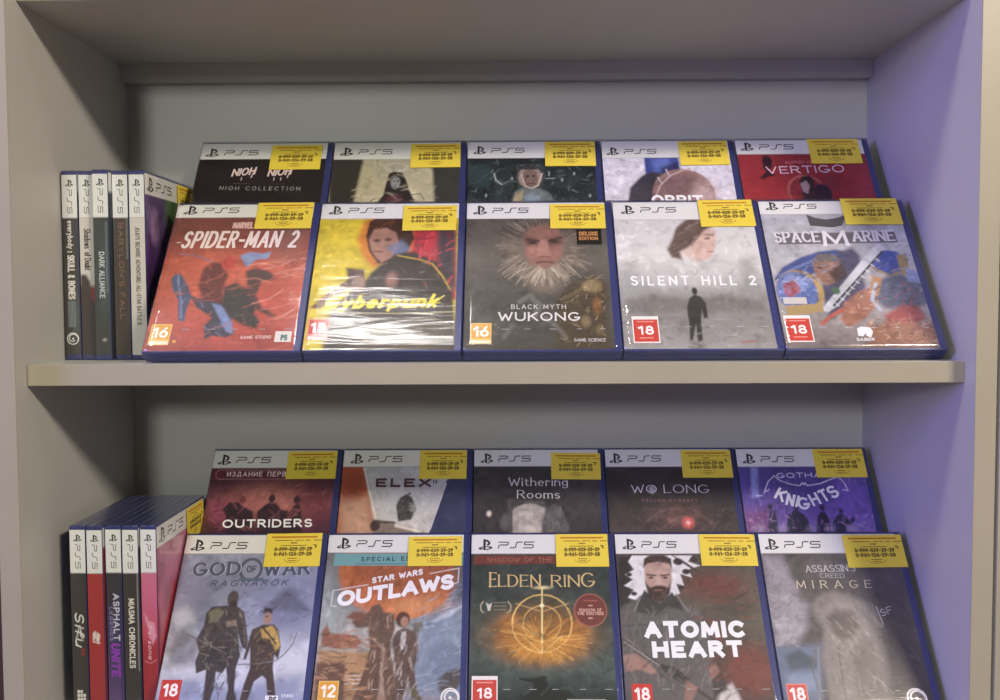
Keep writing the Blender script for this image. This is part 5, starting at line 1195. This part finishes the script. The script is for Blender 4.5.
def cell(row, k):
    a = {'TF': ('fx', 'fp', 'fa', 'fy', None, 0), 'TB': ('bx', 'bp', 'ba', 'by', 'bz', 0), 'BF': ('gx', 'gp', 'ga', 'gy', None, 1), 'BB': ('hx', 'hp', 'ha', 'hy', 'hz', 1)}[row]
    x = FIT[a[0]] + k * FIT[a[1]] + CW / 2; y = FIT[a[3]]; z = (FIT[a[4]] if a[4] else 0.0) - (FIT['H'] if a[5] else 0.0)
    return (x * MM, y * MM, z * MM + 0.0004), (-FIT[a[2]], 0, 0)

GR = {'TF': 'cases leaning along the front of the upper shelf', 'TB': 'cases raised behind on the upper shelf', 'BF': 'cases leaning along the front of the lower shelf', 'BB': 'cases raised behind on the lower shelf'}
CASES = [
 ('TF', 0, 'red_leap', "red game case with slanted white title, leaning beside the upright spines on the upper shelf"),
 ('TF', 1, 'yellow_portrait', 'game case with a bright yellow cover and yellow scrawled title on the upper shelf'),
 ('TF', 2, 'grey_portrait', 'game case with a grey-brown cover showing a bearded face above a thin white title'),
 ('TF', 3, 'pale_fog', "pale foggy game case, woman's profile above a man seen from behind"),
 ('TF', 4, 'blue_armour', "light grey game case with blue armour crossed by a silver blade"),
 ('TB', 0, 'black_twin', "black game case bearing two small brush titles, behind the red slanted-title case"),
 ('TB', 1, 'pale_hood', "cream game case with a dark hooded figure under a halo"),
 ('TB', 2, 'dark_helmet', 'game case with a dark teal cover and a helmeted person, behind the bearded face cover'),
 ('TB', 3, 'pale_ball', 'game case with a white cover and a large brown ball, behind the pale foggy cover'),
 ('TB', 4, 'red_spiral', 'plain red game case with a thin pinkish title, raised behind near the right wall'),
 ('BF', 0, 'snow_pair', 'game case with a snowy mountain cover and two standing warriors, next to the lower spines'),
 ('BF', 1, 'orange_planet', 'game case with a teal banner and a big orange planet behind a slanted white title'),
 ('BF', 2, 'golden_ring', 'game case with a dark green cover and glowing golden rings under a gold serif title'),
 ('BF', 3, 'white_splash', 'game case with a bearded man before a white splash and blocky white title'),
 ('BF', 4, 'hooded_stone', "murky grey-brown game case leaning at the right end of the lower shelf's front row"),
 ('BB', 0, 'maroon_trio', 'game case with a maroon cover of three dark figures over a wide white title'),
 ('BB', 1, 'pale_wedge', 'game case with a pale wedge between orange and navy, dark wide title across it'),
 ('BB', 2, 'dim_room', 'game case with a nearly black cover, two-line white serif title and a lit doorway'),
 ('BB', 3, 'black_dragon', 'game case with a black cover, thin grey serif title and one glowing red spot'),
 ('BB', 4, 'violet_city', 'game case with a violet cover and white title letters set along a curve'),
]
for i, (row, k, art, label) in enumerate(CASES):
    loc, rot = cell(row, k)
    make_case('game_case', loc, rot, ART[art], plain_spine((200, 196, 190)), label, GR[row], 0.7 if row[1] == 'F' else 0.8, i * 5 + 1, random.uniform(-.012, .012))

# ------------------------------------------------------------------ cases stood upright, spines out
W0 = (214, 209, 200)
D1 = (60, 58, 54)
def plain_front(col, extra=()): return [('vg', [(0, col), (168, col)])] + list(extra) + [('header', 148)]
UP = [
 (plain_front((60, 60, 58)), plain_spine((66, 64, 60)) + [('ell', 3, 40, 3, 20, 0, (96, 104, 104), 3, .7), ('rect', -.6, 41, 6.4, 24, (92, 102, 102))] + [('rect', -3.4 + 1.2 * j, 41, .35, 23, (150, 160, 160)) for j in range(6)] +
  spine_head() + [dn('everybody', 124, 99, 5.2, (226, 222, 214), .17), dn(': SKULL & BONES', 97, 54, 6.4, (226, 222, 214), .2), ('swirl', 0, 19, 5)],
  "upright dark game case spine with a round white swirl at its foot"),
 (plain_front((90, 50, 50)), [('vg', [(0, (64, 58, 54)), (50, (68, 58, 54)), (54, (132, 56, 62)), (64, (140, 60, 66)), (68, (214, 209, 200)), (168, (214, 209, 200))]), ('poly', [(-7, 44), (-7, 76), (-2, 76), (1.5, 70), (2, 56), (3, 44)], (68, 58, 54), 1.5, 1)] +
  spine_head() + [dn('Shadows', 117, 99, 6.2, (70, 62, 58), .14, 0), dn('of Doubt', 96, 80, 6.2, (70, 62, 58), .14, 0)],
  'upright game case whose spine is white above and dark below with a red patch'),
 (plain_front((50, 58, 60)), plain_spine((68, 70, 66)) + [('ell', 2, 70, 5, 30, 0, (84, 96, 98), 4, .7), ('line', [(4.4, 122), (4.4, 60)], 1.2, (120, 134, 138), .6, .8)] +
  spine_head() + [dn('DARK ALLIANCE', 96, 55, 5, (206, 212, 208), .16), ('ell', 1, 18, 1.6, 1.2, 0, (200, 198, 190), 1.2, .8)],
  "upright grey-green game case spine, third from the left on the upper shelf"),
 (plain_front((70, 60, 50)), plain_spine((74, 64, 56)) + [('line', [(5.2, 160), (5.2, 90)], .9, (150, 144, 136), .5, .8)] +  # pale edge line is a wrap highlight painted on the spine
  spine_head() + [dn("BABYLON'S FALL", 122, 36, 4.4, (146, 108, 80), .13)],
  'upright game case with a brown spine and widely spaced dull gold lettering'),
 ([('vg', [(0, (70, 40, 90)), (90, (84, 52, 110)), (168, (104, 88, 128))]), ('poly', [(-20, 150), (-6, 100), (-16, 60), (20, 20), (60, 30), (60, 160)], (54, 100, 60), 9, .95), ('poly', [(14, 150), (6, 118), (24, 96), (60, 90), (60, 160)], (142, 122, 66), 9, .9),
   ('ell', -44, 118, 10, 16, 0, (168, 134, 172), 5, .8), ('ell', -30, 84, 12, 12, 0, (120, 80, 150), 5, .8), ('ell', -50, 60, 8, 12, 0, (60, 34, 84), 5, .8), ('noise', .06, .06, .4, 200), ('noise', .2, .2, .2, 205), ('header', 147.5), ('logo', -61, 156.5, 62), ('sticker', 39, 150, 49, 31)],
  plain_spine(W0) + spine_head() + [dn("JOJO'S BIZARRE ADVENTURE: ALL-STAR BATTLE R", 118, 31, 4.0, (104, 100, 92), .17)],
  'upright white-spined game case with a purple and green cover facing right'),
]
LOW = [
 (plain_front((50, 48, 46)), plain_spine((64, 61, 57)) + spine_head() + [dn('Sifu', 92, 62, 8.2, (222, 220, 214), .16, 0, .35), ('line', [(-3, 68), (0, 80), (2.5, 66)], .9, (222, 220, 214), .3, 1), ('line', [(1.6, 59), (3.6, 53)], 1.4, (150, 46, 44), .4, 1), ('line', [(3.8, 59), (1.2, 54)], 1.2, (150, 46, 44), .4, 1)] +
  [('rect', -2.3 + 2.6 * i, 21 - 3.4 * j, 2.2, 2.8, (222, 220, 214)) for i in range(3) for j in range(4) if not (i == 2 and j in (0, 3))],
  'upright game case with a black spine and white handwritten title, leftmost on the lower shelf'),
 (plain_front((140, 50, 50)), plain_spine((166, 58, 56)) + [('vg', [(0, (150, 52, 50)), (20, (166, 58, 56)), (168, (172, 62, 58))])] + spine_head() +
  [('poly', [(-3.2, 74), (-1, 75.5), (-.4, 70), (-3.2, 66)], (232, 220, 212), .5, 1), ('poly', [(.2, 75), (3, 72), (2.2, 65), (-.6, 67)], (232, 220, 212), .5, 1), ('line', [(-2.6, 66), (2.4, 64.5)], 1.2, (232, 220, 212), .4, 1)],
  'upright game case with a plain red spine and tiny white emblem on the lower shelf'),
 (plain_front((60, 50, 90)), [('vg', [(0, (104, 84, 130)), (24, (92, 74, 116)), (44, (78, 66, 96)), (70, (72, 66, 98)), (104, (62, 60, 66)), (168, (60, 58, 56))]), ('line', [(5, 110), (5, 10)], 1.6, (50, 44, 100), 1, .8)] + spine_head() +
  [dn('ASPHALT', 108, 66, 5.6, (214, 212, 224), .2, 1.4), dn('LEGENDS', 96, 66, 2.8, (150, 138, 190), .2, -3.2), dn('UNITE', 64, 34, 8.2, (150, 66, 186), .24, 0, .1)],
  'upright game case with a dark spine and purple lettering on the lower shelf'),
 (plain_front((70, 66, 60)), plain_spine((66, 62, 57)) + [('line', [(5.6, 150), (5.6, 40)], 1, (170, 164, 154), .4, .8)] + spine_head() + [dn('MIASMA CHRONICLES', 104, 42, 5.4, (228, 224, 212), .19)],  # light line down the edge is painted wrap glint
  'upright game case with a black spine and bold white printed title, beside the pink case'),
 ([('vg', [(0, (150, 50, 60)), (70, (176, 60, 80)), (120, (196, 110, 140)), (168, (206, 130, 160))]), ('poly', [(-60, 80), (-30, 110), (10, 90), (0, 60), (-40, 50)], (214, 60, 70), 6, .7), ('poly', [(10, 140), (60, 150), (60, 20), (20, 60)], (120, 60, 86), 8, .6), ('noise', .05, .05, .25, 210), ('header', 147.5), ('logo', -61, 156.5, 62), ('sticker', 34, 150, 49, 31)],
  [('vg', [(0, (158, 54, 56)), (60, (170, 56, 60)), (72, (200, 84, 100)), (98, (206, 108, 136)), (168, (212, 130, 156))]), ('poly', [(-5, 92), (-1, 84), (4, 82), (5.4, 70), (2, 62), (0, 72), (-4, 84)], (226, 158, 176), .8, .95)] + spine_head() +
  [dn('Persona', 80, 50, 4, (236, 196, 204), .15, 0, .3), ('line', [(-5, 48), (0, 46), (5, 49)], .8, (220, 150, 150), .4, .8)],
  'upright game case with a pink spine and pink cover facing right, lower shelf'),
]
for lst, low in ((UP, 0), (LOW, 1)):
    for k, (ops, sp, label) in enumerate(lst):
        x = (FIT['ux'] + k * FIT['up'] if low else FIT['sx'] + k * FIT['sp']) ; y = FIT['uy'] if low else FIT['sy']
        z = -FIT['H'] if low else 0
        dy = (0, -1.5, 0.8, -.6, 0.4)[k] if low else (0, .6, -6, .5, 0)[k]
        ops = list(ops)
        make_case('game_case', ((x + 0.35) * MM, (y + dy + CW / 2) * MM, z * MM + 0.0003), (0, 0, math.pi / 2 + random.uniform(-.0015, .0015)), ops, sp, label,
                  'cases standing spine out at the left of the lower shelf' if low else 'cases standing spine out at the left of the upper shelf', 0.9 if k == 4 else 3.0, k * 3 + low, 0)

# ------------------------------------------------------------------ the shelving unit
W, D, S, ZC, T, H = FIT['W'], FIT['D'], FIT['s'], FIT['zc'], FIT['t'], FIT['H']
PT = 17.0; Z0, Z1 = -1250.0, 900.0
def part(name, parent, build, mats, label=None):
    bm = bmesh.new(); build(bm)
    for v in bm.verts: v.co *= MM
    o = link(name, bm_mesh(name, bm, mats), parent)
    if label: o['label'] = label
    return o
def side(x0, x1):
    def f(bm):
        rbox(bm, x0, x1, -S + 1.0, D + 4, Z0, Z1, 0, mi=0)
        rbox(bm, x0, x1, -S, -S + 1.0, Z0, Z1, 0.35, 2, mi=1)
    return f
def board(zb, zt, y0=0.0):
    def f(bm):
        rbox(bm, 0.15, W - 0.15, y0 + 1.0, D, zb, zt, 0, mi=0)
        rbox(bm, 0.15, W - 0.15, y0, y0 + 1.0, zb, zt, 0.35, 2, mi=1)
    return f
def rail(zt):
    def f(bm):
        vs = [bm.verts.new((x, y, z)) for x in (.2, W - .2) for y, z in ((D, zt), (D, zt - 17), (D - 12, zt - 17), (D - 17, zt - 12), (D - 18, zt))]
        a, b = vs[:5], vs[5:]
        bm.faces.new(a); bm.faces.new(b[::-1])
        for i in range(5): bm.faces.new((a[i], b[i], b[(i + 1) % 5], a[(i + 1) % 5]))
        bmesh.ops.recalc_face_normals(bm, faces=bm.faces[:])
    return f
def unit(x, label, boards=True):
    u = empty('shelving_unit', (x * MM, 0, 0)); tag(u, label, 'shelving unit')
    mm = [M['panel'], M['edge']]
    part('side_panel', u, side(-PT, 0), mm); part('side_panel', u, side(W, W + PT), mm)
    part('back_panel', u, lambda bm: rbox(bm, 0, W, D, D + 4, Z0, Z1, 0), [M['panel']])
    part('shelf_board', u, board(ZC, ZC + T), mm); part('shelf_board', u, board(-T, 0), mm); part('shelf_board', u, board(-H - T, -H), mm)
    part('back_rail', u, rail(ZC), [M['panel']])
    if boards:
        part('shelf_board', u, board(-2 * H - T, -2 * H), mm); part('shelf_board', u, board(ZC + H, ZC + H + T), mm)
        part('plinth', u, lambda bm: rbox(bm, 0, W, 20, 38, Z0, Z0 + 80, .5), [M['panel']])
    return u
unit(0, 'white laminate shelving unit with cream front edges holding all the game cases')
unit(W + 2 * PT + 3, 'neighbouring white shelving unit past the dark gap at the right edge', False)

def riser(name, x0, n, p, a, y, by, bz, ba, z, label):
    t = math.tan(a); tb = math.tan(ba); e = 0.6
    P = [(y + 4, 0), (y + e + 4 * t, 4), (y + e + (bz - 8) * t, bz - 8), (by - 13.5, bz), (by + e + .2, bz), (by + e + 110 * tb, bz + 110), (min(D - 3, by + e + 110 * tb + 6), bz + 110), (D - 3, 0)]
    bm = bmesh.new(); vs = []
    for x in (x0 + 3, x0 + (n - 1) * p + CW - 3): vs.append([bm.verts.new((x * MM, q[0] * MM, (q[1] + z) * MM + .0002)) for q in P])
    bm.faces.new(vs[0]); bm.faces.new(vs[1][::-1]); m = len(P)
    for i in range(m): bm.faces.new((vs[0][i], vs[0][(i + 1) % m], vs[1][(i + 1) % m], vs[1][i]))
    bmesh.ops.recalc_face_normals(bm, faces=bm.faces[:])
    bmesh.ops.triangulate(bm, faces=[f for f in bm.faces if len(f.verts) > 4])
    o = link('display_riser', bm_mesh('display_riser', bm, [M['riser']])); tag(o, label, 'display riser')
riser('u', FIT['fx'], 5, FIT['fp'], FIT['fa'], FIT['fy'], FIT['by'], FIT['bz'], FIT['ba'], 0, 'grey stepped riser behind the leaning cases on the upper shelf')
riser('l', FIT['gx'], 5, FIT['gp'], FIT['ga'], FIT['gy'], FIT['hy'], FIT['hz'], FIT['ha'], -H, 'grey stepped riser behind the leaning cases on the lower shelf')

# the shop around it
def struct(name, x0, x1, y0, y1, z0, z1, m):
    bm = bmesh.new(); rbox(bm, x0, x1, y0, y1, z0, z1)
    o = link(name, bm_mesh(name, bm, [m])); o['kind'] = 'structure'; return o
struct('wall_back', -2.5, 3.5, (D + 6) * MM, (D + 106) * MM, Z0 * MM, 1.6, M['wall'])
struct('floor', -2.5, 3.5, -3.5, (D + 106) * MM, Z0 * MM - .05, Z0 * MM, M['floor'])

# ------------------------------------------------------------------ light
def area(name, loc, target, size, energy, col, sy=None):
    l = bpy.data.lights.new(name, 'AREA'); l.energy = energy; l.color = col
    l.shape = 'RECTANGLE' if sy else 'DISK'; l.size = size
    if sy: l.size_y = sy
    o = bpy.data.objects.new(name, l); COL.objects.link(o); o.location = loc
    o.rotation_euler = (Vector(target) - Vector(loc)).to_track_quat('-Z', 'Y').to_euler()
    return o
WORLD = ((1.0, 0.93, 0.82, 1), 0.10)
EXPO = 0.0
area('spot_lamp', (1.56, -1.353, 1.0), (0.3, 0.1, 0.0), 0.45, 32, (1.0, 0.89, 0.74), 0.08)
area('overhead_light', (0.13, -0.49, 1.4), (0.4, 0.0, 0.0), 0.40, 4.5, (1.0, 0.95, 0.90), 0.10)
area('far_lamp', (-0.25, -3.0, 0.60), (0.4, 0.0, 0.0), 0.30, 25, (0.95, 0.98, 0.94))
area('blue_sign', (-3.0, -1.6, 0.66), (0.78, 0.15, 0.0), 1.20, 95, (0.28, 0.23, 1.0))
area('overhead_light', (-0.60, -0.46, 1.4), (0.7, 0.0, 0.0), 0.30, 6, (1.0, 0.93, 0.86), 0.10)  # unseen second overhead light, added to brighten the right wall

w = bpy.data.worlds.new('shop_ambience'); scene.world = w; w.use_nodes = True
bg = w.node_tree.nodes['Background']; bg.inputs['Color'].default_value = WORLD[0]; bg.inputs['Strength'].default_value = WORLD[1]

# ------------------------------------------------------------------ camera
def camera():
    cd = bpy.data.cameras.new('camera'); co = bpy.data.objects.new('camera', cd); COL.objects.link(co)
    yw, pt, rl = FIT['yaw'], FIT['pitch'], FIT['roll']
    right = Vector((math.cos(yw), math.sin(yw), 0)); fh = Vector((-math.sin(yw), math.cos(yw), 0)); z = Vector((0, 0, 1))
    fwd = fh * math.cos(pt) + z * math.sin(pt); up = z * math.cos(pt) - fh * math.sin(pt)
    r2 = right * math.cos(rl) + up * math.sin(rl); u2 = up * math.cos(rl) - right * math.sin(rl)
    m = Matrix((r2, u2, -fwd)).transposed().to_4x4(); m.translation = Vector((FIT['Cx'], FIT['Cy'], FIT['Cz'])) * MM
    co.matrix_world = m
    cd.sensor_fit = 'HORIZONTAL'; cd.sensor_width = 36.0; cd.lens = FIT['f'] / 1000.0 * 36.0; cd.clip_start = 0.01; cd.clip_end = 50
    scene.camera = co
camera()
scene.cycles.transparent_max_bounces = 24
vs_ = scene.view_settings
scene.display_settings.display_device = 'sRGB'
vs_.view_transform = 'Standard'; vs_.look = 'None'; vs_.gamma = 1.0; vs_.exposure = EXPO; vs_.use_curve_mapping = False
